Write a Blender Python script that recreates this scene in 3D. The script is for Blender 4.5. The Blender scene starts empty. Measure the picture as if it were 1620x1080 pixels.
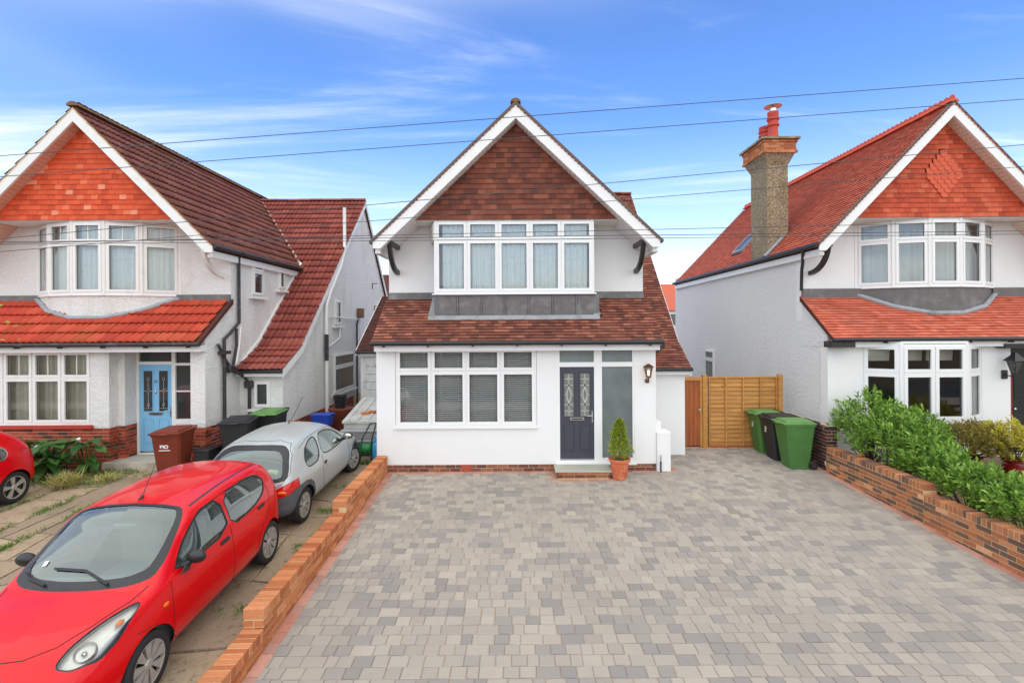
import bpy, bmesh, math, random
import numpy as np
from mathutils import Vector, Matrix
from mathutils.bvhtree import BVHTree
random.seed(7)
SC = bpy.context.scene
C = SC.collection
R = math.radians
# ------------------------------------------------------------------ camera
CAMLOC = Vector((0.0, -10.54, 3.13))
cd = bpy.data.cameras.new('camera'); cam = bpy.data.objects.new('camera', cd); C.objects.link(cam)
cam.location = CAMLOC
cam.rotation_euler = (R(90), R(0.35), 0)
cd.lens = 17.22; cd.sensor_width = 36.0
cd.shift_x = -10 / 1620; cd.shift_y = -25 / 1620
cd.clip_end = 2000; cd.clip_start = 0.05
SC.camera = cam
# ------------------------------------------------------------------ world and sun
SUN_EL, SUN_AZ = R(50), R(184)          # azimuth clockwise from +Y: behind the camera, a little to its left
w = bpy.data.worlds.new('World'); SC.world = w; w.use_nodes = True
nt = w.node_tree; nt.nodes.clear()
def wn(t, **k):
    n = nt.nodes.new(t)
    for a, b in k.items(): setattr(n, a, b)
    return n
sky = wn('ShaderNodeTexSky', sky_type='NISHITA', sun_disc=False, sun_elevation=SUN_EL, sun_rotation=SUN_AZ, altitude=0, air_density=1.0, dust_density=0.2, ozone_density=10.0)
bg = wn('ShaderNodeBackground'); bg.inputs[1].default_value = 0.15
bg2 = wn('ShaderNodeBackground'); bg2.inputs[0].default_value = (0.965, 0.985, 1.0, 1); bg2.inputs[1].default_value = 0.86
tc = wn('ShaderNodeTexCoord'); sep = wn('ShaderNodeSeparateXYZ')
nt.links.new(tc.outputs['Generated'], sep.inputs[0])
def math_(op, a, b=None, clamp=False):
    n = wn('ShaderNodeMath', operation=op, use_clamp=clamp)
    for i, q in enumerate((a, b)):
        if q is None: continue
        if hasattr(q, 'is_linked') or hasattr(q, 'links'): nt.links.new(q, n.inputs[i])
        else: n.inputs[i].default_value = q
    return n.outputs[0]
# clouds live on a flat layer overhead: direction divided by its height
zc = math_('ADD', math_('MAXIMUM', sep.outputs[2], 0.0), 0.09)
cx_ = math_('DIVIDE', sep.outputs[0], zc); cy_ = math_('DIVIDE', sep.outputs[1], zc)
comb = wn('ShaderNodeCombineXYZ'); nt.links.new(cx_, comb.inputs[0]); nt.links.new(cy_, comb.inputs[1])
mp = wn('ShaderNodeMapping'); mp.inputs['Rotation'].default_value = (0, 0, R(24)); mp.inputs['Scale'].default_value = (0.34, 1.25, 1)
mp.inputs['Location'].default_value = (-3, 2, 0)
nt.links.new(comb.outputs[0], mp.inputs[0])
nz = wn('ShaderNodeTexNoise'); nz.inputs['Scale'].default_value = 0.9; nz.inputs['Detail'].default_value = 7; nz.inputs['Roughness'].default_value = 0.63; nz.inputs['Distortion'].default_value = 0.8
nt.links.new(mp.outputs[0], nz.inputs['Vector'])
rmp = wn('ShaderNodeMapRange', interpolation_type='SMOOTHSTEP'); rmp.inputs[1].default_value = 0.46; rmp.inputs[2].default_value = 0.82
nt.links.new(nz.outputs[0], rmp.inputs[0])
hz = wn('ShaderNodeMapRange', interpolation_type='SMOOTHSTEP'); hz.inputs[1].default_value = 0.0; hz.inputs[2].default_value = 0.40; hz.inputs[3].default_value = 0.55; hz.inputs[4].default_value = 0.0
nt.links.new(sep.outputs[2], hz.inputs[0])
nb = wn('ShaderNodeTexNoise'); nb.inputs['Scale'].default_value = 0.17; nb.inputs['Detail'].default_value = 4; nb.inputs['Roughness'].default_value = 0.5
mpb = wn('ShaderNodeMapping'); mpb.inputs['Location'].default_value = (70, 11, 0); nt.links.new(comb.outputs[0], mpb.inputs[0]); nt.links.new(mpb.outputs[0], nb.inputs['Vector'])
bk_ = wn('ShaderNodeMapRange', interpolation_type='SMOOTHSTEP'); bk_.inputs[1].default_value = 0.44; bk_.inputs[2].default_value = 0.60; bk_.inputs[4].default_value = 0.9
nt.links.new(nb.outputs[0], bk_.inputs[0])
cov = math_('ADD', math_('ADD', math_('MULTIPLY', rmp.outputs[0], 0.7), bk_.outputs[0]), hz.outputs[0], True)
mixs = wn('ShaderNodeMixShader'); out = wn('ShaderNodeOutputWorld')
tint = wn('ShaderNodeMix', data_type='RGBA', blend_type='MULTIPLY'); tint.inputs[0].default_value = 1.0
tint.inputs[7].default_value = (0.95, 1.0, 1.12, 1)
nt.links.new(sky.outputs[0], tint.inputs[6]); nt.links.new(tint.outputs[2], bg.inputs[0])
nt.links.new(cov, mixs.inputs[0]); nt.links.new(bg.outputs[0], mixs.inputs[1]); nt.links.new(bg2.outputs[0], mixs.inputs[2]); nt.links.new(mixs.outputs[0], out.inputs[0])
sl = bpy.data.lights.new('sun', 'SUN'); sun = bpy.data.objects.new('sun', sl); C.objects.link(sun)
sl.energy = 0.85; sl.angle = R(120); sl.color = (1.0, 0.97, 0.86)
sd = Vector((math.sin(SUN_AZ) * math.cos(SUN_EL), math.cos(SUN_AZ) * math.cos(SUN_EL), math.sin(SUN_EL)))
sun.rotation_euler = (-sd).to_track_quat('-Z', 'Y').to_euler(); sun.location = (-6, -25, 30)
SC.view_settings.view_transform = 'Standard'; SC.view_settings.look = 'None'; SC.view_settings.exposure = 0.80; SC.view_settings.gamma = 1.0

# ------------------------------------------------------------------ materials
def lin(c):
    return c / 12.92 if c <= 0.04045 else ((c + 0.055) / 1.055) ** 2.4
def rgb(r, g, b, k=1.0):
    return (lin(r / 255) * k, lin(g / 255) * k, lin(b / 255) * k, 1)
class NM:
    def __init__(s, name):
        s.m = bpy.data.materials.new(name); s.m.use_nodes = True; s.t = s.m.node_tree; s.t.nodes.clear()
        s.out = s.n('ShaderNodeOutputMaterial'); s.b = s.n('ShaderNodeBsdfPrincipled'); s.l(s.b.outputs[0], s.out.inputs[0])
        s.pos = s.n('ShaderNodeNewGeometry').outputs['Position']
    def n(s, t, **k):
        x = s.t.nodes.new(t)
        for a, b in k.items(): setattr(x, a, b)
        return x
    def l(s, a, b): s.t.links.new(a, b)
    def noise(s, scale, det=4, rough=.55, dist=0, vec=None, stretch=None):
        x = s.n('ShaderNodeTexNoise'); x.inputs['Scale'].default_value = scale; x.inputs['Detail'].default_value = det
        x.inputs['Roughness'].default_value = rough; x.inputs['Distortion'].default_value = dist
        v = vec or s.pos
        if stretch:
            m = s.n('ShaderNodeMapping'); m.inputs['Scale'].default_value = stretch; s.l(v, m.inputs[0]); v = m.outputs[0]
        s.l(v, x.inputs['Vector']); return x.outputs[0]
    def rng(s, v, a, b, c=0., d=1.):
        x = s.n('ShaderNodeMapRange'); s.l(v, x.inputs[0])
        for i, q in enumerate((a, b, c, d)): x.inputs[i + 1].default_value = q
        return x.outputs[0]
    def mix(s, f, a, b, mode='MIX'):
        x = s.n('ShaderNodeMix', data_type='RGBA', blend_type=mode)
        for i, q in ((0, f), (6, a), (7, b)):
            if hasattr(q, 'links'): s.l(q, x.inputs[i])
            else: x.inputs[i].default_value = q
        return x.outputs[2]
    def val(s, col, f):                       # brightness by factor socket
        x = s.n('ShaderNodeHueSaturation')
        if hasattr(col, 'links'): s.l(col, x.inputs['Color'])
        else: x.inputs['Color'].default_value = col
        s.l(f, x.inputs['Value']); return x.outputs[0]
    def bump(s, h, k, d):
        x = s.n('ShaderNodeBump'); x.inputs['Strength'].default_value = k; x.inputs['Distance'].default_value = d
        s.l(h, x.inputs['Height']); s.l(x.outputs[0], s.b.inputs['Normal']); return x
    def col(s, c):
        if hasattr(c, 'links'): s.l(c, s.b.inputs['Base Color'])
        else: s.b.inputs['Base Color'].default_value = c
    def set(s, **k):
        for a, b in k.items(): s.b.inputs[a.replace('_', ' ')].default_value = b
    def rnd(s):
        oi = s.n('ShaderNodeObjectInfo').outputs['Random']; ri = s.n('ShaderNodeNewGeometry').outputs['Random Per Island']
        a = s.n('ShaderNodeMath', operation='ADD'); s.l(oi, a.inputs[0]); s.l(ri, a.inputs[1])
        f = s.n('ShaderNodeMath', operation='FRACT'); s.l(a.outputs[0], f.inputs[0]); return f.outputs[0]
def plain(name, col, rough=.55, var=.12, vs=6, bump=0, bs=80, bd=.004, metal=0, coat=0, spec=.4, dirt=None, dscale=1.2, drange=(.5, .75), stretch=None, bdet=4):
    q = NM(name); c = col
    if var:
        c = q.val(col, q.rng(q.noise(vs, 5, .6, stretch=stretch), .25, .75, 1 - var, 1 + var))
    if dirt:
        c = q.mix(q.rng(q.noise(dscale, 7, .65, .4), *drange), c, dirt)
    q.col(c); q.set(Roughness=rough, Metallic=metal, Specular_IOR_Level=spec)
    if coat: q.set(Coat_Weight=coat, Coat_Roughness=.04)
    if bump: q.bump(q.noise(bs, bdet, .6), bump, bd)
    return q.m
def pieces_mat(name, cols, rough=.8, var=.1, bump=.3, bs=60, bd=.004, speck=None, speck_r=(.62, .7), speck_s=40, patch=None, patch_r=(.5, .72), patch_s=.8, vs=25):
    """cols: list of (colour, weight); each piece draws one, plus fine grain."""
    q = NM(name); rp = q.n('ShaderNodeValToRGB'); cr = rp.color_ramp; cr.interpolation = 'CONSTANT'
    tot = sum(c[1] for c in cols); acc = 0
    for i, (c, wt) in enumerate(cols):
        e = cr.elements[i] if i < 2 else cr.elements.new(acc / tot)
        e.position = acc / tot; e.color = c; acc += wt
    r = q.rnd(); q.l(r, rp.inputs[0]); c = rp.outputs[0]
    wn_ = q.n('ShaderNodeTexWhiteNoise', noise_dimensions='1D'); q.l(r, wn_.inputs['W'])
    c = q.val(c, q.rng(wn_.outputs[0], 0, 1, 1 - var, 1 + var))
    c = q.val(c, q.rng(q.noise(vs, 5, .65), .25, .75, 1 - var * 1.2, 1 + var * 1.2))
    if patch: c = q.mix(q.rng(q.noise(patch_s, 6, .6, .3), patch_r[0], patch_r[1], 0, .75), c, patch)
    if speck: c = q.mix(q.rng(q.noise(speck_s, 4, .7), speck_r[0], speck_r[1], 0, .8), c, speck)
    q.col(c); q.set(Roughness=rough, Specular_IOR_Level=.25)
    if bump: q.bump(q.noise(bs, 4, .6), bump, bd)
    return q.m
def glass_mat(name, tint, refl=1.0, rough=0.0, ior=1.5, gcol=(1, 1, 1, 1)):
    m = bpy.data.materials.new(name); m.use_nodes = True; t = m.node_tree; t.nodes.clear()
    o = t.nodes.new('ShaderNodeOutputMaterial'); mx = t.nodes.new('ShaderNodeMixShader'); tr = t.nodes.new('ShaderNodeBsdfTransparent')
    gl = t.nodes.new('ShaderNodeBsdfGlossy'); fr = t.nodes.new('ShaderNodeFresnel'); mu = t.nodes.new('ShaderNodeMath'); mu.operation = 'MULTIPLY'; mu.use_clamp = True
    tr.inputs[0].default_value = tint; gl.inputs[0].default_value = gcol; gl.inputs['Roughness'].default_value = rough; fr.inputs[0].default_value = ior; mu.inputs[1].default_value = refl
    t.links.new(fr.outputs[0], mu.inputs[0]); t.links.new(mu.outputs[0], mx.inputs[0]); t.links.new(tr.outputs[0], mx.inputs[1]); t.links.new(gl.outputs[0], mx.inputs[2]); t.links.new(mx.outputs[0], o.inputs[0])
    return m
M = {}
M['render'] = plain('smooth_white_render', (.80, .80, .79, 1), .75, .015, 1.5, .06, 220, .002, dirt=(.70, .69, .66, 1), dscale=.7, drange=(.62, .95))
def roughcast(name, col, dirt, dr):
    q = NM(name); n1 = q.noise(12, 3, .6, .3); n2 = q.noise(42, 3, .6)
    c = q.mix(q.rng(q.noise(.9, 8, .68, .6, stretch=(1, 1, .45)), *dr), col, dirt)
    c = q.val(c, q.rng(n2, .3, .7, .93, 1.05)); q.col(c); q.set(Roughness=.9, Specular_IOR_Level=.15)
    a = q.n('ShaderNodeMath', operation='ADD'); q.l(n1, a.inputs[0]); q.l(n2, a.inputs[1]); q.bump(a.outputs[0], .9, .045); return q.m
M['rough_left'] = roughcast('aged_roughcast', (.88, .87, .84, 1), (.56, .52, .45, 1), (.52, .95))
M['rough_right'] = roughcast('white_roughcast', (.88, .88, .87, 1), (.70, .69, .66, 1), (.55, .95))
M['upvc'] = plain('white_upvc', (.82, .82, .81, 1), .3, .01, 3, dirt=(.74, .73, .71, 1), dscale=3, drange=(.6, .9))
M['upvc_old'] = plain('weathered_upvc', (.80, .79, .76, 1), .42, .02, 3, dirt=(.62, .59, .53, 1), dscale=3, drange=(.55, .85))
M['gasket'] = plain('grey_gasket', (.16, .16, .16, 1), .7, 0)
M['white_paint'] = plain('white_painted_board', (.80, .80, .78, 1), .5, .02, 3, dirt=(.62, .60, .56, 1), dscale=2.2, drange=(.58, .9))
M['soffit_white'] = plain('white_soffit', (.78, .78, .77, 1), .45, .03, 4)
M['soffit_pink'] = plain('stained_soffit', rgb(214, 172, 150), .6, .08, 5)
M['soffit_beige'] = plain('beige_soffit', rgb(222, 205, 190), .5, .05, 5)
M['black'] = plain('black_plastic', (.018, .018, .02, 1), .35, .15, 8, spec=.5)
M['black_worn'] = plain('worn_black_iron', (.035, .034, .034, 1), .5, .25, 9, dirt=(.16, .15, .14, 1), dscale=7, drange=(.55, .8))
M['black_wood'] = plain('black_painted_timber', (.028, .027, .026, 1), .4, .2, 8, .15, 60)
M['lead'] = plain('weathered_lead', rgb(100, 97, 96), .5, .2, 5, .2, 14, .012, dirt=rgb(140, 138, 136), dscale=2.8, drange=(.5, .8), spec=.5)
M['lead_pale'] = plain('pale_lead_flashing', rgb(152, 156, 160), .5, .12, 8, .2, 20, .01, dirt=rgb(110, 110, 110), dscale=4)
M['glass'] = glass_mat('window_glass', (.90, .93, .92, 1), 1.8)
M['glass_hi'] = glass_mat('upper_window_glass', (.90, .93, .92, 1), 1.9)
M['glass_car'] = glass_mat('car_glass', (.76, .86, .83, 1), 3.8, gcol=(.86, .97, .95, 1))
M['dark_glass'] = plain('dark_window_glass', (.035, .042, .042, 1), .06, .1, 3, spec=.8)
q = NM('frosted_glass'); q.col(q.mix(q.rng(q.noise(1.1, 4), .3, .75), rgb(98, 106, 104), rgb(128, 140, 138))); q.set(Roughness=.16, Specular_IOR_Level=.6); M['frost'] = q.m
M['curtain'] = plain('net_curtain', (.80, .85, .84, 1), .9, .05, 8)
M['curtain_cream'] = plain('cream_curtain', rgb(205, 200, 182), .9, .08, 9)
M['interior'] = plain('room_interior', (.16, .145, .125, 1), .8, .2, 1.4)
M['blind'] = plain('white_blind_slat', (.86, .85, .82, 1), .5, .03, 5)
M['mortar'] = plain('sand_mortar', rgb(210, 184, 142), .95, .15, 20, .4, 120, .004)
M['mortar_pale'] = plain('pale_mortar', rgb(190, 176, 156), .95, .15, 20, .4, 120, .004)
M['tile_main'] = pieces_mat('brindled_clay_tile', [(rgb(138, 84, 68), 4), (rgb(122, 74, 61), 4), (rgb(106, 66, 57), 2), (rgb(154, 98, 80), 2)], .8, .12, .3, speck=rgb(170, 130, 110), speck_r=(.68, .78), speck_s=30)
M['gable_main'] = pieces_mat('brown_clay_tile', [(rgb(126, 72, 56), 4), (rgb(114, 66, 53), 4), (rgb(100, 60, 51), 3), (rgb(138, 82, 64), 2)], .8, .1, .3)
M['tile_dark'] = pieces_mat('dark_brown_tile', [(rgb(92, 54, 48), 4), (rgb(82, 48, 43), 3)], .8, .1, .3)
M['tile_base'] = plain('tile_backing', rgb(80, 42, 34), .9, .2, 8)
M['gable_left'] = pieces_mat('orange_clay_tile', [(rgb(216, 90, 54), 6), (rgb(206, 82, 48), 5), (rgb(224, 114, 78), 1.3), (rgb(230, 140, 110), .6), (rgb(192, 74, 46), 2)], .7, .07, .2)
M['roof_left'] = pieces_mat('lichened_concrete_tile', [(rgb(122, 72, 64), 4), (rgb(114, 66, 59), 4), (rgb(130, 80, 70), 3)], .75, .09, .35, speck=rgb(190, 150, 138), speck_r=(.6, .7), speck_s=24, bs=90, patch=rgb(104, 66, 50), patch_s=.5)
M['roof_wing'] = pieces_mat('red_concrete_tile', [(rgb(142, 70, 60), 4), (rgb(132, 64, 55), 4), (rgb(152, 80, 68), 3)], .7, .08, .35, speck=rgb(200, 165, 155), speck_r=(.64, .72), speck_s=22, bs=90)
M['pent_left'] = pieces_mat('bright_red_concrete_tile', [(rgb(186, 68, 46), 4), (rgb(176, 62, 42), 4), (rgb(194, 80, 54), 2)], .65, .07, .3, patch=rgb(170, 92, 52), patch_s=.9)
M['roof_right'] = pieces_mat('machine_red_clay_tile', [(rgb(204, 108, 84), 4), (rgb(194, 100, 77), 4), (rgb(210, 120, 97), 2), (rgb(178, 92, 72), 1)], .75, .07, .2, patch=rgb(180, 104, 84), patch_s=.6)
M['gable_right'] = pieces_mat('terracotta_wall_tile', [(rgb(194, 84, 56), 5), (rgb(184, 77, 51), 4), (rgb(204, 100, 70), 2), (rgb(168, 70, 49), 1)], .7, .07, .2)
M['ridge_right'] = plain('orange_ridge_tile', rgb(208, 92, 62), .7, .1, 6)
M['ridge_moss'] = plain('mossy_ridge_tile', rgb(120, 92, 66), .9, .2, 9, .4, 40, dirt=rgb(150, 112, 52), dscale=4)
M['brick_new'] = pieces_mat('new_orange_brick', [(rgb(190, 122, 80), 4), (rgb(178, 108, 68), 3), (rgb(202, 136, 94), 2), (rgb(168, 98, 64), 2)], .85, .1, .4)
M['brick_mix'] = pieces_mat('multi_stock_brick', [(rgb(168, 108, 74), 4), (rgb(184, 124, 86), 3), (rgb(112, 88, 76), 3), (rgb(136, 96, 74), 2.5), (rgb(206, 156, 118), .8)], .85, .12, .5, speck=rgb(220, 205, 190), speck_r=(.7, .8), speck_s=7)
M['brick_plinth'] = pieces_mat('brown_brick', [(rgb(132, 84, 66), 4), (rgb(112, 70, 58), 3), (rgb(150, 100, 76), 2)], .85, .12, .4)
M['brick_red'] = pieces_mat('red_old_brick', [(rgb(160, 70, 53), 4), (rgb(142, 60, 48), 3), (rgb(98, 56, 51), 3), (rgb(178, 86, 66), 2)], .85, .12, .5)
M['brick_dark'] = pieces_mat('sooty_brick', [(rgb(84, 56, 50), 4), (rgb(100, 62, 54), 3), (rgb(66, 48, 46), 3)], .9, .15, .5)
M['paver'] = pieces_mat('grey_block_paver', [(rgb(165, 156, 145), 6), (rgb(160, 151, 141), 5), (rgb(150, 143, 136), 4), (rgb(142, 136, 131), 3), (rgb(170, 160, 148), 4)], .9, .05, .5, bs=120, bd=.006, vs=60, patch=rgb(146, 138, 129), patch_s=.5, patch_r=(.48, .8))
M['border'] = pieces_mat('pink_border_paver', [(rgb(194, 144, 126), 4), (rgb(184, 128, 110), 3), (rgb(176, 136, 122), 3)], .9, .08, .5, bs=110, bd=.006)
M['sand'] = plain('jointing_sand', rgb(190, 158, 126), .95, .15, 14, .4, 90)
def emis(name, col, k):
    m = bpy.data.materials.new(name); m.use_nodes = True; b = m.node_tree.nodes['Principled BSDF']
    b.inputs['Base Color'].default_value = col; b.inputs['Emission Color'].default_value = col; b.inputs['Emission Strength'].default_value = k; return m

# ------------------------------------------------------------------ mesh helpers
WL = {}
def W(o): return WL.get(o.name, Vector((0, 0, 0))) if o else Vector((0, 0, 0))
def tag(o, label=None, cat=None, group=None, kind=None):
    if label: o['label'] = label
    if cat: o['category'] = cat
    if group: o['group'] = group
    if kind: o['kind'] = kind
    return o
def thing(name, label, cat, loc=(0, 0, 0), rz=0, group=None):
    o = bpy.data.objects.new(name, None); C.objects.link(o); o.location = loc; o.rotation_euler = (0, 0, rz); o.empty_display_size = .2
    WL[o.name] = Vector(loc); return tag(o, label, cat, group)
class MB:
    def __init__(s): s.v = []; s.f = []
    def add(s, vs, fs):
        b = len(s.v); s.v += [tuple(p) for p in vs]; s.f += [tuple(i + b for i in f) for f in fs]; return s
    def box(s, x0, x1, y0, y1, z0, z1):
        return s.add([(x, y, z) for z in (z0, z1) for y in (y0, y1) for x in (x0, x1)], [(0, 2, 3, 1), (4, 5, 7, 6), (0, 1, 5, 4), (2, 6, 7, 3), (0, 4, 6, 2), (1, 3, 7, 5)])
    def obox(s, o, u, n, a0, a1, b0, b1, z0, z1):   # along u, along n, up
        o = Vector(o); u = Vector(u); n = Vector(n); zz = Vector((0, 0, 1))
        return s.add([o + u * a + n * b + zz * z for z in (z0, z1) for b in (b0, b1) for a in (a0, a1)], [(0, 2, 3, 1), (4, 5, 7, 6), (0, 1, 5, 4), (2, 6, 7, 3), (0, 4, 6, 2), (1, 3, 7, 5)])
    def cbox(s, x0, x1, y0, y1, z0, z1, b=.01, seg=1, taper=None):
        bm = bmesh.new(); bmesh.ops.create_cube(bm, size=1)
        for v in bm.verts:
            v.co = Vector(((x0 + x1) / 2 + v.co.x * (x1 - x0), (y0 + y1) / 2 + v.co.y * (y1 - y0), (z0 + z1) / 2 + v.co.z * (z1 - z0)))
        if taper:
            for v in bm.verts:
                if v.co.z < (z0 + z1) / 2: v.co.x = (x0 + x1) / 2 + (v.co.x - (x0 + x1) / 2) * taper[0]; v.co.y = (y0 + y1) / 2 + (v.co.y - (y0 + y1) / 2) * taper[1]
        if b: bmesh.ops.bevel(bm, geom=bm.edges[:], offset=b, segments=seg, profile=.5, affect='EDGES')
        bm.verts.index_update(); s.add([v.co[:] for v in bm.verts], [[v.index for v in f.verts] for f in bm.faces]); bm.free(); return s
    def prism(s, poly, vec):
        n = len(poly); v = Vector(vec); p = [Vector(q) for q in poly]
        return s.add(p + [q + v for q in p], [tuple(range(n)), tuple(range(2 * n - 1, n - 1, -1))] + [(i, (i + 1) % n, n + (i + 1) % n, n + i) for i in range(n)])
    def tube(s, pts, r, n=8, closed=False):
        pts = [Vector(p) for p in pts]; k = len(pts); rs = r if isinstance(r, (list, tuple)) else [r] * k
        vs = []; up = Vector((0, 0, 1)); prev = None
        for i, p in enumerate(pts):
            a = pts[(i - 1) % k] if (i > 0 or closed) else p; b = pts[(i + 1) % k] if (i < k - 1 or closed) else p
            t = (b - a).normalized() if (b - a).length > 1e-9 else Vector((0, 0, 1))
            if prev is None: x = t.cross(up) if abs(t.z) < .95 else t.cross(Vector((1, 0, 0)))
            else: x = prev - t * prev.dot(t)
            x.normalize(); prev = x; y = t.cross(x)
            vs += [p + (x * math.cos(2 * math.pi * j / n) + y * math.sin(2 * math.pi * j / n)) * rs[i] for j in range(n)]
        fs = []
        for i in range(k if closed else k - 1):
            i2 = (i + 1) % k
            fs += [(i * n + j, i * n + (j + 1) % n, i2 * n + (j + 1) % n, i2 * n + j) for j in range(n)]
        if not closed: fs += [tuple(range(n - 1, -1, -1)), tuple(range((k - 1) * n, k * n))]
        return s.add(vs, fs)
    def lathe(s, prof, o=(0, 0, 0), n=24, ax=(0, 0, 1), caps=True):
        ax = Vector(ax).normalized(); x = ax.orthogonal().normalized(); y = ax.cross(x); o = Vector(o); vs = []
        for r, h in prof: vs += [o + ax * h + (x * math.cos(2 * math.pi * j / n) + y * math.sin(2 * math.pi * j / n)) * r for j in range(n)]
        k = len(prof); fs = [(i * n + j, i * n + (j + 1) % n, (i + 1) * n + (j + 1) % n, (i + 1) * n + j) for i in range(k - 1) for j in range(n)]
        if caps and prof[0][0] > 1e-6: fs.append(tuple(range(n - 1, -1, -1)))
        if caps and prof[-1][0] > 1e-6: fs.append(tuple(range((k - 1) * n, k * n)))
        return s.add(vs, fs)
    def ball(s, o, rx, ry, rz, n=12, m=8):
        b = MB().lathe([(max(math.sin(math.pi * i / m), 1e-4), -math.cos(math.pi * i / m)) for i in range(m + 1)], n=n)
        return s.add([(o[0] + v[0] * rx, o[1] + v[1] * ry, o[2] + v[2] * rz) for v in b.v], b.f)
    def xf(s, mat):
        s.v = [tuple(mat @ Vector(p)) for p in s.v]; return s
    def build(s, name, mat, parent=None, smooth=False, local=False, kind=None, recalc=True, origin=None):
        if local: og = Vector((0, 0, 0))
        elif parent is not None: og = W(parent)
        elif origin is not None: og = Vector(origin)
        else:
            a = np.array(s.v); og = Vector(((a[:, 0].min() + a[:, 0].max()) / 2, (a[:, 1].min() + a[:, 1].max()) / 2, a[:, 2].min()))
        me = bpy.data.meshes.new(name); me.from_pydata([(p[0] - og.x, p[1] - og.y, p[2] - og.z) for p in s.v], [], s.f)
        if recalc and len(s.f) < 20000:
            bm = bmesh.new(); bm.from_mesh(me); bmesh.ops.recalc_face_normals(bm, faces=bm.faces); bm.to_mesh(me); bm.free()
        me.materials.append(M[mat] if isinstance(mat, str) else mat)
        if smooth:
            me.polygons.foreach_set('use_smooth', [True] * len(me.polygons))
            if smooth != 2:
                try: me.set_sharp_from_angle(angle=R(40))
                except Exception: pass
        o = bpy.data.objects.new(name, me); C.objects.link(o)
        if parent is not None: o.parent = parent
        else: o.location = og
        WL[o.name] = og
        if kind: o['kind'] = kind
        return o
def one(mb, name, mat, label, cat, group=None, smooth=False):
    return tag(mb.build(name, mat, None, smooth), label, cat, group)
def structure(mb, name, mat, parent=None):
    o = mb.build(name, mat, parent, recalc=False); o['kind'] = 'structure'; return o
# ---- many small pieces: the nearest become objects, the rest one joined part
def piece_proto(name, vs, fs, mat):
    me = bpy.data.meshes.new(name); me.from_pydata(vs, [], fs); me.materials.append(M[mat] if isinstance(mat, str) else mat); return me
def place(name, parent, mat, items, limit=300, smooth=False):
    """items: (centre, mesh or None, matrix or None, verts or None, faces or None), in world space"""
    items.sort(key=lambda t: (t[0] - CAMLOC).length); og = W(parent); T = Matrix.Translation(-og)
    for c, me, mt, vs, fs in items[:limit]:
        if me is None:
            me = bpy.data.meshes.new(name); me.from_pydata([tuple(Vector(p) - c) for p in vs], [], fs); me.materials.append(M[mat] if isinstance(mat, str) else mat); mt = Matrix.Translation(c)
        o = bpy.data.objects.new(name, me); C.objects.link(o); o.parent = parent; o.matrix_local = T @ mt
    rest = items[limit:]
    if rest:
        V = []; F = []; b = 0; cache = {}
        for c, me, mt, vs, fs in rest:
            if me is not None:
                if me.name not in cache: cache[me.name] = (np.array([v.co[:] + (1,) for v in me.vertices]), [tuple(p.vertices) for p in me.polygons])
                a, fs = cache[me.name]; a = (a @ np.array(mt).T)[:, :3]
            else: a = np.array([tuple(p) for p in vs])
            V.append(a - np.array(og)); F += [tuple(i + b for i in f) for f in fs]; b += len(a)
        m2 = bpy.data.meshes.new(name + '_field'); m2.from_pydata(np.concatenate(V).tolist(), [], F); m2.materials.append(M[mat] if isinstance(mat, str) else mat)
        o = bpy.data.objects.new(name + '_field', m2); C.objects.link(o); o.parent = parent; o['kind'] = 'stuff'
def clip_poly(p, a, b, c):        # keep a*u + b*v <= c
    o = []
    for i in range(len(p)):
        s, e = p[i], p[(i + 1) % len(p)]; ds = a * s[0] + b * s[1] - c; de = a * e[0] + b * e[1] - c
        if ds <= 0: o.append(s)
        if (ds < 0 < de) or (de < 0 < ds): t = ds / (ds - de); o.append((s[0] + (e[0] - s[0]) * t, s[1] + (e[1] - s[1]) * t))
    return o
def area2(p): return abs(sum(p[i][0] * p[(i + 1) % len(p)][1] - p[(i + 1) % len(p)][0] * p[i][1] for i in range(len(p)))) / 2
def inpoly(p, x, y):
    r = False; j = len(p) - 1
    for i in range(len(p)):
        if (p[i][1] > y) != (p[j][1] > y) and x < (p[j][0] - p[i][0]) * (y - p[i][1]) / (p[j][1] - p[i][1]) + p[i][0]: r = not r
        j = i
    return r
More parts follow.
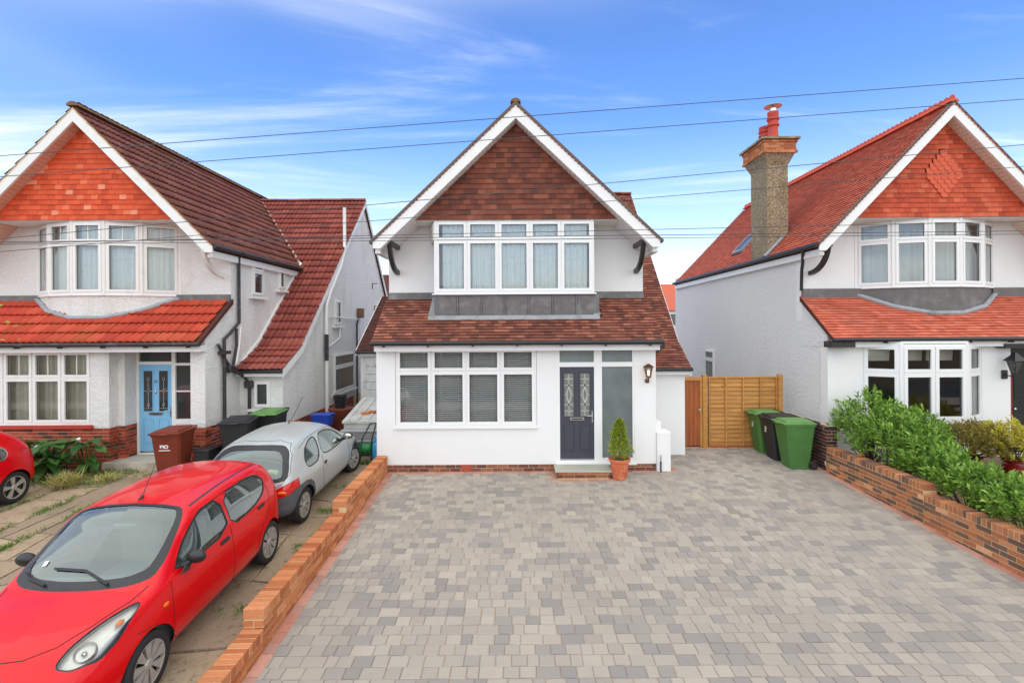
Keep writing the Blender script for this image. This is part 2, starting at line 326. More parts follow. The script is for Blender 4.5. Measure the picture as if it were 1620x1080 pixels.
def tiles(mat, O, U, V, u0, u1, v0, v1, w, g, clips=(), holes=(), over=.03, hb=.03, ht=.006, th=.014, gap=.003, roll=None, jit=.003, seed=1, off=.5):
    rd = random.Random(seed); O = Vector(O); U = Vector(U).normalized(); V = Vector(V).normalized(); N = U.cross(V); L = g + over; it = []
    if roll:
        n = 12; vs = []; fs = []
        for j in range(n + 1):
            u = gap + (w - 2 * gap) * j / n; h = roll * (0.5 - 0.5 * math.cos(4 * math.pi * j / n)) ** .8
            vs += [(u, 0, hb + h - th - h * .3), (u, 0, hb + h), (u, L, ht + h)]
        for j in range(n): a = 3 * j; b = a + 3; fs += [(a, b, b + 1, a + 1), (a + 1, b + 1, b + 2, a + 2)]
    else:
        vs = [(u, v, h) for v, hh in ((0, hb), (L, ht)) for u in (gap / 2, w - gap / 2) for h in (hh - th, hh)]
        fs = [(1, 3, 7, 5), (0, 2, 3, 1), (0, 1, 5, 4), (2, 6, 7, 3), (4, 5, 7, 6), (0, 4, 6, 2)]
    me = piece_proto('tile', vs, fs, mat)
    if roll: me.polygons.foreach_set('use_smooth', [i % 2 == 1 for i in range(len(me.polygons))])
    rows = int(math.ceil((v1 - v0) / g - .05))
    for r in range(rows):
        v = v0 + r * g; u = u0 - (off * w if r % 2 else 0)
        while u < u1 - .01:
            ju = rd.uniform(-jit, jit); jh = rd.uniform(0, jit * 1.5)
            q = [(max(u, u0), v), (min(u + w, u1), v), (min(u + w, u1), min(v + L, v1 + over)), (max(u, u0), min(v + L, v1 + over))]; full = u >= u0 - 1e-6 and u + w <= u1 + 1e-6 and v + L <= v1 + over + 1e-6
            cu, cv = u + w / 2, v + g / 2
            if any(inpoly(h, cu, cv) for h in holes): u += w; continue
            if roll:
                if all(a * cu + b * cv <= c for a, b, c in clips) and u0 - w * .3 < u and u + w < u1 + w * .3:
                    mt = Matrix.Translation(O + U * u + V * (v + ju) + N * jh) @ Matrix((U, V, N)).transposed().to_4x4(); it.append((O + U * cu + V * cv, me, mt, None, None))
                u += w; continue
            inside = full and all(a * x + b * y <= c + 1e-9 for a, b, c in clips for x, y in q)
            if inside:
                mt = Matrix.Translation(O + U * u + V * (v + ju) + N * jh) @ Matrix((U, V, N)).transposed().to_4x4(); it.append((O + U * cu + V * cv, me, mt, None, None))
            else:
                p = q
                for c in clips:
                    p = clip_poly(p, *c)
                    if len(p) < 3: break
                if len(p) >= 3 and area2(p) > w * g * .06:
                    hh = [hb + (ht - hb) * (y - v) / L for x, y in p]; k = len(p)
                    P = [O + U * x + V * y + N * (h + jh) for (x, y), h in zip(p, hh)]; B = [a - N * th for a in P]
                    cc = sum(P, Vector()) / k
                    it.append((cc, None, None, P + B, [tuple(range(k)), tuple(range(2 * k - 1, k - 1, -1))] + [(i, k + i, k + (i + 1) % k, (i + 1) % k) for i in range(k)]))
            u += w
    return it
def block(l, wd, h, ch):          # piece with chamfered top, origin at its lower corner; u, v, n
    return ([(0, 0, 0), (l, 0, 0), (l, wd, 0), (0, wd, 0), (0, 0, h - ch), (l, 0, h - ch), (l, wd, h - ch), (0, wd, h - ch), (ch, ch, h), (l - ch, ch, h), (l - ch, wd - ch, h), (ch, wd - ch, h)],
            [(0, 1, 5, 4), (1, 2, 6, 5), (2, 3, 7, 6), (3, 0, 4, 7), (4, 5, 9, 8), (5, 6, 10, 9), (6, 7, 11, 10), (7, 4, 8, 11), (8, 9, 10, 11)])
def boxpiece(mat, O, U, V, N, l, wd, h):
    vs = [(x, y, z) for z in (0, h) for y in (0, wd) for x in (0, l)]
    return piece_proto('piece', vs, [(0, 2, 3, 1), (4, 5, 7, 6), (0, 1, 5, 4), (2, 6, 7, 3), (0, 4, 6, 2), (1, 3, 7, 5)], mat)
_bc = {}
def brick_course(it, mat, O, U, N, length, z, h=.062, bl=.212, dep=.1, start=0., rd=random, joint=.013):
    """stretchers along U from O, at height z, bodies running back along -N from the face"""
    O = Vector(O); U = Vector(U); N = Vector(N); a = -start
    while a < length - .012:
        s = max(a, 0); e = min(a + bl, length)
        if e - s > .03:
            key = (mat, round(e - s, 4), h, dep)
            if key not in _bc:
                l = e - s
                vs = [(x, y, zz) for zz in (0, h) for y in (0, dep) for x in (0, l)]
                _bc[key] = piece_proto('brick', vs, [(0, 2, 3, 1), (4, 5, 7, 6), (0, 1, 5, 4), (2, 6, 7, 3), (0, 4, 6, 2), (1, 3, 7, 5)], mat)
            p = O + U * s + Vector((0, 0, z)) + N * rd.uniform(-.002, .003)
            mt = Matrix.Translation(p) @ Matrix((U, -N, Vector((0, 0, 1)))).transposed().to_4x4()
            it.append((p + U * (e - s) / 2, _bc[key], mt, None, None))
        a += bl + joint
def wall_holes(mb, y0, y1, xs0, xs1, z0, z1, holes):
    """front wall slab in x-z with rectangular openings (x0, x1, z0, z1)"""
    X = sorted({xs0, xs1, *[h[0] for h in holes], *[h[1] for h in holes]}); Z = sorted({z0, z1, *[h[2] for h in holes], *[h[3] for h in holes]})
    def solid(i, j):
        if not (0 <= i < len(X) - 1 and 0 <= j < len(Z) - 1): return False
        a, b = (X[i] + X[i + 1]) / 2, (Z[j] + Z[j + 1]) / 2
        return not any(h[0] < a < h[1] and h[2] < b < h[3] for h in holes)
    for i in range(len(X) - 1):
        for j in range(len(Z) - 1):
            if not solid(i, j): continue
            a, b, c, d = X[i], X[i + 1], Z[j], Z[j + 1]
            mb.add([(a, y0, c), (b, y0, c), (b, y0, d), (a, y0, d)], [(0, 1, 2, 3)]); mb.add([(a, y1, c), (b, y1, c), (b, y1, d), (a, y1, d)], [(3, 2, 1, 0)])
            if not solid(i - 1, j): mb.add([(a, y0, c), (a, y0, d), (a, y1, d), (a, y1, c)], [(0, 1, 2, 3)])
            if not solid(i + 1, j): mb.add([(b, y0, c), (b, y0, d), (b, y1, d), (b, y1, c)], [(3, 2, 1, 0)])
            if not solid(i, j - 1): mb.add([(a, y0, c), (b, y0, c), (b, y1, c), (a, y1, c)], [(3, 2, 1, 0)])
            if not solid(i, j + 1): mb.add([(a, y0, d), (b, y0, d), (b, y1, d), (a, y1, d)], [(0, 1, 2, 3)])
    return mb
def window(house, facets, z0, z1, zt=None, mat='upvc', glass='glass', name='window', fw=.05, mw=.045, cw=.05, sill=.06, sill_mat=None, bars=False, proud=.02):
    """facets: list of (A, B, columns) with A to B running so that the outside is on the right-hand side (-y for +x)"""
    fr = MB(); subs = []
    for A, B, cols in facets:
        A = Vector((A[0], A[1], 0)); B = Vector((B[0], B[1], 0)); U = (B - A).normalized(); N = Vector((U.y, -U.x, 0)); L = (B - A).length
        n = cols if isinstance(cols, int) else len(cols)
        ob = lambda m, a0, a1, c0, c1, b0=-.07, b1=0.: m.obox(A, U, N, a0, a1, b0, b1, c0, c1)
        ob(fr, 0, L, z0, z0 + fw); ob(fr, 0, L, z1 - fw, z1); ob(fr, 0, fw, z0 + fw, z1 - fw); ob(fr, L - fw, L, z0 + fw, z1 - fw)
        pitch = (L - 2 * fw + mw) / n
        zz = [(z0 + fw, zt - mw / 2), (zt + mw / 2, z1 - fw)] if zt else [(z0 + fw, z1 - fw)]
        for k in range(n):
            a0 = fw + k * pitch; a1 = a0 + pitch - mw
            if k < n - 1: ob(fr, a1, a1 + mw, z0 + fw, z1 - fw)
            if zt: ob(fr, a0, a1, zt - mw / 2, zt + mw / 2)
            for c0, c1 in zz:
                cm = MB()
                ob(cm, a0 - .008, a1 + .008, c0 - .008, c0 + cw, -.05, proud); ob(cm, a0 - .008, a1 + .008, c1 - cw, c1 + .008, -.05, proud); ob(cm, a0 - .008, a0 + cw, c0 + cw, c1 - cw, -.05, proud); ob(cm, a1 - cw, a1 + .008, c0 + cw, c1 - cw, -.05, proud)
                if bars and c1 - c0 < .6: ob(cm, (a0 + a1) / 2 - .008, (a0 + a1) / 2 + .008, c0 + cw, c1 - cw, -.03, -.012)
                pm = MB(); q = [A + U * x + N * -.022 + Vector((0, 0, z)) for x, z in ((a0 + cw - .004, c0 + cw - .004), (a1 - cw + .004, c0 + cw - .004), (a1 - cw + .004, c1 - cw + .004), (a0 + cw - .004, c1 - cw + .004))]
                pm.add(q, [(0, 1, 2, 3)]); gm = MB()
                for e0, e1, h0, h1 in ((a0 + cw - .001, a1 - cw + .001, c0 + cw - .001, c0 + cw + .007), (a0 + cw - .001, a1 - cw + .001, c1 - cw - .007, c1 - cw + .001), (a0 + cw - .001, a0 + cw + .007, c0 + cw + .007, c1 - cw - .007), (a1 - cw - .007, a1 - cw + .001, c0 + cw + .007, c1 - cw - .007)): ob(gm, e0, e1, h0, h1, -.03, -.012)
                subs.append((cm, pm, gm))
        if sill and not sill_mat: fr.obox(A, U, N, -.03, L + .03, -.07, sill, z0 - .035, z0 - .002)
    o = fr.build(name, mat, house)
    for cm, pm, gm in subs: cm.build('casement', mat, o); pm.build('pane', glass, o, recalc=False); gm.build('gasket', 'gasket', o)
    return o
def curtain(label, pts, z0, z1, mat='curtain', amp=.03, wl=.11, name='net_curtain', seed=0, split=None, group=None, cat='curtain'):
    """wavy sheet along a plan polyline"""
    rd = random.Random(seed); P = []; s = 0; acc = []
    for i in range(len(pts) - 1):
        a = Vector((*pts[i], 0)); b = Vector((*pts[i + 1], 0)); L = (b - a).length; n = max(int(L / .02), 1); u = (b - a) / L; nn = Vector((u.y, -u.x, 0))
        for k in range(n + 1 if i == len(pts) - 2 else n):
            t = s + L * k / n; ph = 2 * math.pi * t / wl + 1.3 * math.sin(t * 5.1 + seed) + .8 * math.sin(t * 13 + seed)
            P.append((a + u * (L * k / n), nn, amp * math.sin(ph)))
        s += L
    mb = MB(); n = len(P); vs = []
    for z, k in ((z0, 1.15), ((z0 + z1) / 2, 1.0), (z1, .8)): vs += [tuple(p + nn * d * k + Vector((0, 0, z))) for p, nn, d in P]
    mb.add(vs, [(r * n + i, r * n + i + 1, (r + 1) * n + i + 1, (r + 1) * n + i) for r in range(2) for i in range(n - 1)])
    return tag(mb.build(name, mat, None, 2, recalc=False), label, cat, group)
# ------------------------------------------------------------------ ground
S = 0.0452
def gz(y): return S * max(min(y, 2.2), -7.6)
M['soil'] = plain('garden_soil', rgb(112, 92, 72), .95, .3, 5, .8, 30, .03)
M['asphalt'] = plain('asphalt', (.06, .06, .062, 1), .9, .2, 9, .4, 120, .006)
M['concrete_old'] = pieces_mat('cracked_concrete', [(rgb(172, 152, 126), 4), (rgb(160, 142, 120), 3), (rgb(184, 164, 138), 2), (rgb(150, 134, 114), 2)], .95, .08, .9, bs=26, bd=.03, speck=rgb(112, 98, 80), speck_r=(.55, .68), speck_s=9, patch=rgb(140, 128, 104), patch_s=1.4, vs=9)
M['concrete_path'] = plain('pale_concrete', rgb(190, 182, 168), .9, .12, 5, .4, 50, .006, dirt=rgb(140, 128, 108), dscale=2)
ys = [-400, -30, -11.6, -7.6, 0, 2.2, 30, 500]
zs = [-.52, -.52, -.45, gz(-7.6) - .06, -.06, gz(2.2) - .06, gz(2.2) - .06, gz(2.2) - .06]
mb = MB()
for i in range(len(ys) - 1): mb.add([(-500, ys[i], zs[i]), (500, ys[i], zs[i]), (500, ys[i + 1], zs[i + 1]), (-500, ys[i + 1], zs[i + 1])], [(0, 1, 2, 3)])
structure(mb, 'ground', 'soil')
structure(MB().box(-200, 200, -19, -11.6, -.6, -.44), 'road', 'asphalt')
structure(MB().box(-200, 200, -11.6, -9.6, -.62, -.335), 'pavement', 'concrete_path')
# ------------------------------------------------------------------ block-paved driveway
def xl(y): return -2.83 + .0258 * (-y)
def xr(y): return 6.52 + .012 * (-y)
mb = MB(); Y0 = -7.4
mb.add([(xl(Y0) - .1, Y0, gz(Y0) - .012), (xr(Y0) + .1, Y0, gz(Y0) - .012), (6.62, 0, -.007), (-2.93, 0, -.007)], [(0, 1, 2, 3)])
mb.add([(2.6, 0, -.007), (6.62, 0, -.007), (6.62, 1.75, gz(1.75) - .012), (2.6, 1.75, gz(1.75) - .012)], [(0, 1, 2, 3)])
drive = structure(mb, 'driveway', 'sand')
DU = Vector((1, 0, 0)); DV = Vector((0, 1, S)).normalized(); DN = DU.cross(DV)
def pave(regions):
    rd = random.Random(3); pitch = .1585; J = .0042; protos = {}; it = []
    for (ya, yb, fl, fr) in regions:
        n = int(round((yb - ya) / pitch)); p = (yb - ya) / n
        for r in range(n):
            y = ya + r * p; d = p - J; a = min(fl(y), fl(y + p)) - rd.uniform(0, .2); e = max(fr(y), fr(y + p)); last = None
            while a < e:
                l = rd.choice((.12, .16, .16, .16, .2, .24)); ch = rd.choice((0, 1, 2))
                q = [(a, y), (a + l - J, y), (a + l - J, y + d), (a, y + d)]
                P = clip_poly(q, -1, (fl(y + p) - fl(y)) / p, -(fl(y) - (fl(y + p) - fl(y)) / p * y)); P = clip_poly(P, 1, -(fr(y + p) - fr(y)) / p, fr(y) - (fr(y + p) - fr(y)) / p * y) if len(P) > 2 else P
                if len(P) > 2 and area2(P) > .0025:
                    h = rd.uniform(-.002, .002)
                    if abs(area2(P) - area2(q)) < 1e-6:
                        key = (round(l, 3), round(d, 4), ch)
                        if key not in protos:
                            vs, fs = block(l - J, d, .045, .007); r2 = random.Random(ch * 17 + int(l * 1000)); vs = [(x + r2.uniform(-.003, .003), yy + r2.uniform(-.003, .003), z) for x, yy, z in vs]; protos[key] = piece_proto('paver', vs, fs, 'paver')
                        o = Vector((a, y, S * y)) + DN * (h - .045)
                        mt = Matrix.Translation(o) @ Matrix((DU, DV, DN)).transposed().to_4x4() @ Matrix.Rotation(rd.uniform(-.006, .006), 4, 'X')
                        it.append((o + Vector((l / 2, p / 2, .045)), protos[key], mt, None, None))
                    else:
                        k = len(P); T = [Vector((x, yy, S * yy + h)) for x, yy in P]; B = [t - Vector((0, 0, .045)) for t in T]
                        it.append((sum(T, Vector()) / k, None, None, T + B, [tuple(range(k)), tuple(range(2 * k - 1, k - 1, -1))] + [(i, k + i, k + (i + 1) % k, (i + 1) % k) for i in range(k)]))
                a += l
    return it
FB = -.115     # pink row in front of the facade
it = pave([(Y0, FB, lambda y: xl(y) + .135, lambda y: xr(y) - .125), (FB, 1.58, lambda y: (3.37 if y < .62 else (3.0 if y < .98 else 4.0)), lambda y: xr(y) - .125)])
# keep the doorstep and its pink surround clear
it = [t for t in it if not (.66 < t[0].x < 1.98 and -.62 < t[0].y)]
place('paver', drive, 'paver', it)
it = []; rd = random.Random(5)
def border(a, b, l, wd):
    a = Vector((a[0], a[1], 0)); b = Vector((b[0], b[1], 0)); L = (b - a).length; n = max(int(round(L / l)), 1); p = L / n; u = (b - a).normalized(); v = Vector((-u.y, u.x, 0))
    vs, fs = block(p - .006, wd - .006, .045, .006); me = piece_proto('border_paver', vs, fs, 'border')
    U = Vector((u.x, u.y, S * u.y)).normalized(); V = Vector((v.x, v.y, S * v.y)).normalized(); N = U.cross(V)
    for k in range(n):
        o = a + u * (k * p + .003) + v * .003; o.z = S * o.y; o += N * (rd.uniform(-.002, .002) - .045)
        it.append((o + u * l / 2, me, Matrix.Translation(o) @ Matrix((U, V, N)).transposed().to_4x4(), None, None))
border((xl(Y0) + .135, Y0), (xl(FB) + .135, FB), .162, .13)
border((xr(Y0), Y0), (xr(1.5), 1.5), .2, .12)
border((-2.82, FB), (.66, FB), .21, .113)
border((1.98, FB), (3.0, FB), .21, .113); border((3.0, FB), (3.37, FB), .185, .113)
border((3.37, 0), (3.37, .62), .2, .11)
border((.66, -.62), (1.98, -.62), .2, .105); border((.77, -.515), (.77, -.01), .2, .105); border((1.98, -.515), (1.98, -.115), .2, .105)
border((4.05, 1.58), (6.4, 1.58), .2, .1)
place('border_paver', drive, 'border', it)
# ------------------------------------------------------------------ neighbour's cracked yard: irregular slabs
mb = MB().add([(-16, -7.6, gz(-7.6) - .03), (-3.0, -7.6, gz(-7.6) - .03), (-3.0, 1.6, gz(1.6) - .03), (-16, 1.6, gz(1.6) - .03)], [(0, 1, 2, 3)])
yard = structure(mb, 'yard', 'soil')
rd = random.Random(11); it = []
def slab(c):
    m = sum(c, Vector()) / len(c); q = []
    for k in range(len(c)):                      # broken edges
        a, b = c[k], c[(k + 1) % len(c)]; L = (b - a).length; n = max(int(L / .16), 1); nn = Vector((-(b - a).y, (b - a).x, 0)) / max(L, .01)
        q.append(a + (m - a).normalized() * .016)
        for t in range(1, n): q.append(a.lerp(b, t / n) + nn * (.011 + rd.uniform(-.007, .014)))
    h = rd.uniform(-.010, .006); tx, ty = rd.uniform(-.006, .006), rd.uniform(-.006, .006); k = len(q)
    T = [Vector((p.x, p.y, S * p.y + h + (p.x - m.x) * tx + (p.y - m.y) * ty)) for p in q]; B = [t - Vector((0, 0, .06)) for t in T]
    it.append((sum(T, Vector()) / k, None, None, T + B, [tuple(range(k)), tuple(range(2 * k - 1, k - 1, -1))] + [(i, k + i, k + (i + 1) % k, (i + 1) % k) for i in range(k)]))
cols = [-14.8, -12.9, -11.2, -9.9, -9.1, -8.35, -7.68, -6.9, -6.0, -5.0, -4.0, -3.06]
for i in range(len(cols) - 1):
    xa, xb = cols[i], cols[i + 1]; y = -7.5; sk = rd.uniform(-.1, .1)
    top = -.5 if xb < -8.9 else 1.5
    while y < top - .2:
        l = min(rd.uniform(.55, 1.5), top - y); sk2 = rd.uniform(-.16, .16); wob = lambda: rd.uniform(-.03, .03)
        A, B_, Cc, Dd = Vector((xa, y - sk, 0)), Vector((xb, y + sk, 0)), Vector((xb, y + l + sk2, 0)), Vector((xa, y + l - sk2, 0))
        if rd.random() < .35 and xb - xa > .6: t1, t2 = rd.uniform(.3, .7), rd.uniform(.3, .7); p, r_ = A.lerp(B_, t1), Dd.lerp(Cc, t2); slab([A, p, r_, Dd]); slab([p, B_, Cc, r_])
        else: slab([A, B_, Cc, Dd])
        y += l; sk = sk2
place('concrete_slab', yard, 'concrete_old', it)
structure(MB().add([(6.7, -7.6, gz(-7.6) + .02), (16, -7.6, gz(-7.6) + .02), (16, 1.2, .1), (6.7, 1.2, .1)], [(0, 1, 2, 3)]), 'garden_bed', 'soil')
structure(MB().box(9.4, 16, -6.5, -1.9, -.5, .07), 'garden_path', 'concrete_path')

# ------------------------------------------------------------------ houses
def pent_z(yf, y): return 2.82 + (y - (yf - .25)) * .784
def shell(root, cx, yf, ZA, zg, mt, hw=3.0, yback=9., ze=5.04, slab_to=None):
    """gabled front shared by the three houses; mt: dict of material keys"""
    xe = hw + .08; tan = (ZA - ze) / (hw + .05); D = dict(cx=cx, yf=yf, tan=tan, ZA=ZA, hw=hw, zg=zg)
    z = lambda dx: ZA - dx * tan
    th = math.atan(tan); c_, s_ = math.cos(th), math.sin(th); D['c'] = c_; D['s'] = s_
    yg = yf + .38; yu = yf + 1.0; D['yg'] = yg; D['yu'] = yu
    for s in (-1, 1):                              # roof slabs, barge boards, boarded soffit
        X = lambda d: cx + s * d
        rf = MB().prism([(cx, yf + .13, ZA - .03), (X(xe), yf + .13, z(xe) - .03), (X(xe), yf + .13, z(xe) - .14), (cx, yf + .13, ZA - .14)], (0, (yback if slab_to is None or s not in slab_to else slab_to[s]) - yf - .13, 0)).build('roof', 'tile_base', root)
        D['roof%d' % s] = rf
        MB().prism([(cx, yf + .08, ZA), (X(xe + .04), yf + .08, z(xe + .04)), (X(xe + .04), yf + .08, z(xe + .04) - .15), (X(xe - .12), yf + .08, z(xe - .12) - .31), (cx, yf + .08, ZA - .31)], (0, .045, 0)).build('bargeboard', mt['barge'], root)
        sf = MB().prism([(cx, yf + .127, ZA - .292), (X(xe), yf + .127, z(xe) - .292), (X(xe), yf + .127, z(xe) - .30), (cx, yf + .127, ZA - .30)], (0, .873, 0)).build('soffit', mt['soffit'], root)
        n = int(xe / c_ / .11)
        it = []; me = piece_proto('soffit_board', [(a, b, h) for h in (0, -.012) for b in (0, .865) for a in (.004, .106)], [(0, 2, 3, 1), (4, 5, 7, 6), (0, 1, 5, 4), (2, 6, 7, 3), (0, 4, 6, 2), (1, 3, 7, 5)], mt['soffit'])
        U = Vector((s * c_, 0, -s_)); Nn = Vector((s * s_, 0, c_)); V = Vector((0, 1, 0))
        for k in range(n):
            o = Vector((cx, yf + .13, ZA - .301)) + U * (.02 + k * .11); it.append((o, me, Matrix.Translation(o) @ Matrix((U, V, Nn)).transposed().to_4x4(), None, None))
        place('soffit_board', sf, mt['soffit'], it)
        # eave gutter along the side
        yb = yback if slab_to is None or s not in slab_to else slab_to[s]
        MB().tube([(X(xe + .07), yf + .1, z(xe) - .05), (X(xe + .07), yb, z(xe) - .05)], .055, 10).build('gutter', mt['gutter'], root, True)
        MB().box(min(X(xe), X(hw - .02)), max(X(xe), X(hw - .02)), yf + .14, yb, z(xe) - .29, z(xe) - .13).build('eaves_board', mt['barge'], root)
        # curved bracket and its arm
        xb = X(hw - .2); pts = []
        for ri, ro in ((0, 0),):
            a = [(yu - .78 * math.cos(t), 5.02 - .68 * math.sin(t)) for t in [math.pi / 2 * k / 10 for k in range(11)]]; b = [(yu - .68 * math.cos(t), 5.02 - .58 * math.sin(t)) for t in [math.pi / 2 * k / 10 for k in range(11)]]
        if mt.get('bracket'):
            m2 = MB()
            for k in range(10): m2.prism([(xb - .045, *a[k]), (xb - .045, *a[k + 1]), (xb - .045, *b[k + 1]), (xb - .045, *b[k])], (.09, 0, 0))
            m2.box(xb - .06, xb + .06, yf + .2, yu - .002, 4.93, 5.03); m2.build('bracket', mt['bracket'], root)
    half = (ZA - .30 - zg) / tan
    gw = MB().prism([(cx - half, yg, zg), (cx + half, yg, zg), (cx, yg, ZA - .30)], (0, .7, 0)).build('gable_wall', 'tile_base', root)
    cl = [(tan, 1, ZA - .30 + tan * cx), (-tan, 1, ZA - .30 - tan * cx)]
    D['gable'] = gw; D['gclips'] = cl; D['half'] = half
    MB().box(cx - half - .02, cx + half + .02, yg + .012, yu + .002, zg - .03, zg - .002).build('soffit_panel', mt['barge'], root)
    for s in (-1, 1):                              # wall shoulders under the slope
        X = lambda d: cx + s * d
        MB().prism([(X(1.9), yu + .002, 4.90), (X(hw - .03), yu + .002, 4.90), (X(hw - .03), yu + .002, z(hw) - .27), (X(1.9), yu + .002, z(1.9) - .27)], (0, .24, 0)).build('upper_wall', mt['wall'], root)
    # lower pent roof
    x0, x1 = cx - hw - .05, cx + hw + .05; D['px'] = (x0, x1)
    pr = MB().prism([(x0, yf - .25, 2.82), (x0, yu + .02, pent_z(yf, yu + .02)), (x0, yu + .02, pent_z(yf, yu) - .1), (x0, yf - .25, 2.74)], (x1 - x0, 0, 0)).build('pent_roof', 'tile_base', root)
    D['pent'] = pr
    MB().box(x0 + .03, x1 - .03, yf - .2, yf + .02, 2.60, 2.735).build('fascia', mt['barge'], root)
    g = MB().tube([(x0 - .02, yf - .3, 2.77), (x1 + .02, yf - .3, 2.77)], .05, 10).build('gutter', mt['gutter'], root, True)
    for k in range(7):
        xx = x0 + .25 + k * (x1 - x0 - .5) / 6; MB().box(xx - .012, xx + .012, yf - .325, yf - .2, 2.69, 2.735).build('gutter_bracket', mt['gutter'], g)
    return D
def pent_tiles(D, mat, w, g, name='roof_tile', roll=None, holes=(), seed=1, cut=()):
    yf = D['yf']; x0, x1 = D['px']; V = Vector((0, 1, .784)).normalized(); L = 1.25 * math.sqrt(1 + .784 ** 2)
    it = tiles(mat, (x0, yf - .29, 2.82 - .03), (1, 0, 0), V, 0, x1 - x0, 0, L + .02, w, g, clips=cut, holes=holes, roll=roll, seed=seed, hb=.038 if not roll else .05, over=.03, off=.5 if not roll else 0)
    place(name, D['pent'], mat, it)
def slope_tiles(D, s, mat, w, g, y0, y1, roll=None, clips=(), holes=(), seed=1, limit=300, v0=0.):
    """side slope s; u runs from the front for s=+1 and from the back for s=-1"""
    cx, ZA = D['cx'], D['ZA']; xe = D['hw'] + .1; L = xe / D['c']
    if s > 0: O = (cx + xe, y0, ZA - xe * D['tan'] - .03); U = (0, 1, 0); V = (-D['c'], 0, D['s'])
    else: O = (cx - xe, y1, ZA - xe * D['tan'] - .03); U = (0, -1, 0); V = (D['c'], 0, D['s'])
    it = tiles(mat, O, U, V, 0, y1 - y0, v0, L, w, g, clips=clips, holes=holes, roll=roll, seed=seed, off=.5 if not roll else 0, over=.03, hb=.05 if roll else .04)
    place('roof_tile', D['roof%d' % s], mat, it, limit)
def arc_pts(x0, x1, y, sag, n):
    c = x1 - x0; r = c * c / 8 / sag + sag / 2; cx = (x0 + x1) / 2; cy = y - sag + r; a = math.asin(c / 2 / r)
    return [(cx + r * math.sin(-a + 2 * a * k / n), cy - r * math.cos(-a + 2 * a * k / n)) for k in range(n + 1)]
def ridge(root, x, z, y0, y1, mat, r=.11, l=.33, name='ridge_tile', crest=False, along='y', x2=None):
    rd = random.Random(2); n = int(round(((y1 - y0) if along == 'y' else (x2 - x)) / l)); p = ((y1 - y0) if along == 'y' else (x2 - x)) / n
    rr = MB(); prof = [(r * math.cos(t), r * .75 * math.sin(t)) for t in [math.pi * k / 8 for k in range(9)]]; prof += [(-r * .8, 0), (r * .8, 0)]
    vs = [(a, b, c) for b in (0, p - .006) for a, c in prof]; k = len(prof)
    fs = [(i, (i + 1) % k, k + (i + 1) % k, k + i) for i in range(k)] + [tuple(range(k)), tuple(range(2 * k - 1, k - 1, -1))]
    if crest:
        for q in range(2):
            m = MB().lathe([(.035, -.012), (.075, -.012), (.075, .012), (.035, .012)], (0, p * (.25 + .5 * q), r * .75 + .03), 10, (1, 0, 0)); b = len(vs); vs += m.v; fs += [tuple(i + b for i in f) for f in m.f]
    me = piece_proto(name, vs, fs, mat); it = []
    for i in range(n):
        if along == 'y': o = Vector((x, y0 + i * p, z + rd.uniform(0, .008))); mt = Matrix.Translation(o)
        else: o = Vector((x + i * p, y0, z + rd.uniform(0, .008))); mt = Matrix.Translation(o) @ Matrix.Rotation(-math.pi / 2, 4, 'Z')
        it.append((o, me, mt, None, None))
    place(name, root, mat, it)
def interior(root, x0, x1, y0, y1, z0=.15, z1=2.7):
    m = MB().box(x0, x1, y1, y1 + .05, z0, z1).box(x0, x1, y0, y1, z0 - .05, z0).box(x0, x1, y0, y1, z1, z1 + .05).box(x0 - .05, x0, y0, y1, z0, z1).box(x1, x1 + .05, y0, y1, z0, z1); return m.build('interior', 'interior', root)

# ============================================================ main house (white, brown tile gable)
H = thing('detached_house', 'white rendered gabled house with brown tile-hung gable and dark grey front door', 'house', (0, 0, 0), 0, 'gabled houses in the row')
MT = dict(barge='upvc', soffit='soffit_white', gutter='black', bracket='black_wood', wall='render')
cx, yf = -.03, 0.
D = shell(H, cx, yf, 7.94, 5.50, MT, yback=7.6)
place('wall_tile', D['gable'], 'gable_main', tiles('gable_main', (0, D['yg'] - .004, 0), (1, 0, 0), (0, 0, 1), cx - D['half'], cx + D['half'], 5.49, 7.8, .165, .1145, D['gclips'], over=.02, hb=.026, ht=.008, seed=4))
pent_tiles(D, 'tile_main', .165, .1, holes=[[(1.25, .80), (4.95, .80), (4.95, 2), (1.25, 2)]], seed=6)
for s in (-1, 1): slope_tiles(D, s, 'tile_main', .165, .1, yf + .06, yf + 1.05, seed=8)
ridge(H, cx, 7.97, .06, 7.0, 'ridge_moss')
M['verge'] = plain('verge_tile_edge', rgb(112, 92, 80), .9, .25, 30, .5, 60)
for s in (1, -1): MB().prism([(cx, .055, 8.00), (cx + s * 3.16, .055, 8.00 - 3.16 * D['tan']), (cx + s * 3.16, .055, 7.925 - 3.16 * D['tan']), (cx, .055, 7.925)], (0, .12, 0)).build('verge_tiles', 'verge', H)
# walls
w_ = MB(); wall_holes(w_, 0, .25, -3.06, 2.95, .15, 2.74, [(-2.66, .39, .93, 2.665), (.816, 2.49, .15, 2.665)])
lw = w_.build('front_wall', 'render', H)
uw = wall_holes(MB(), 1.0, 1.25, -3.04, 2.94, 3.2, 5.52, [(-1.80, 1.63, 3.3, 5.47), (-3.04, -2.0, 4.9, 5.52), (1.95, 2.94, 4.9, 5.52)]).build('upper_wall', 'render', H)
side = lambda x, yf_, yb: MB().prism([(x, yf_ + .25, 0), (x, yf_ + .25, 2.9), (x, yf_ + .98, pent_z(yf_, yf_ + .98) - .12), (x, yf_ + 1.25, 3.6), (x, yf_ + 1.25, 5.06), (x, yb, 5.06), (x, yb, 0)], (.2, 0, 0))
side(-3.05, 0, 7.6).build('side_wall', 'render', H); side(2.735, 0, 7.6).build('side_wall', 'render', H)
MB().box(-3.04, 2.94, 7.6, 7.8, 0, 5.2).build('rear_wall', 'render', H)
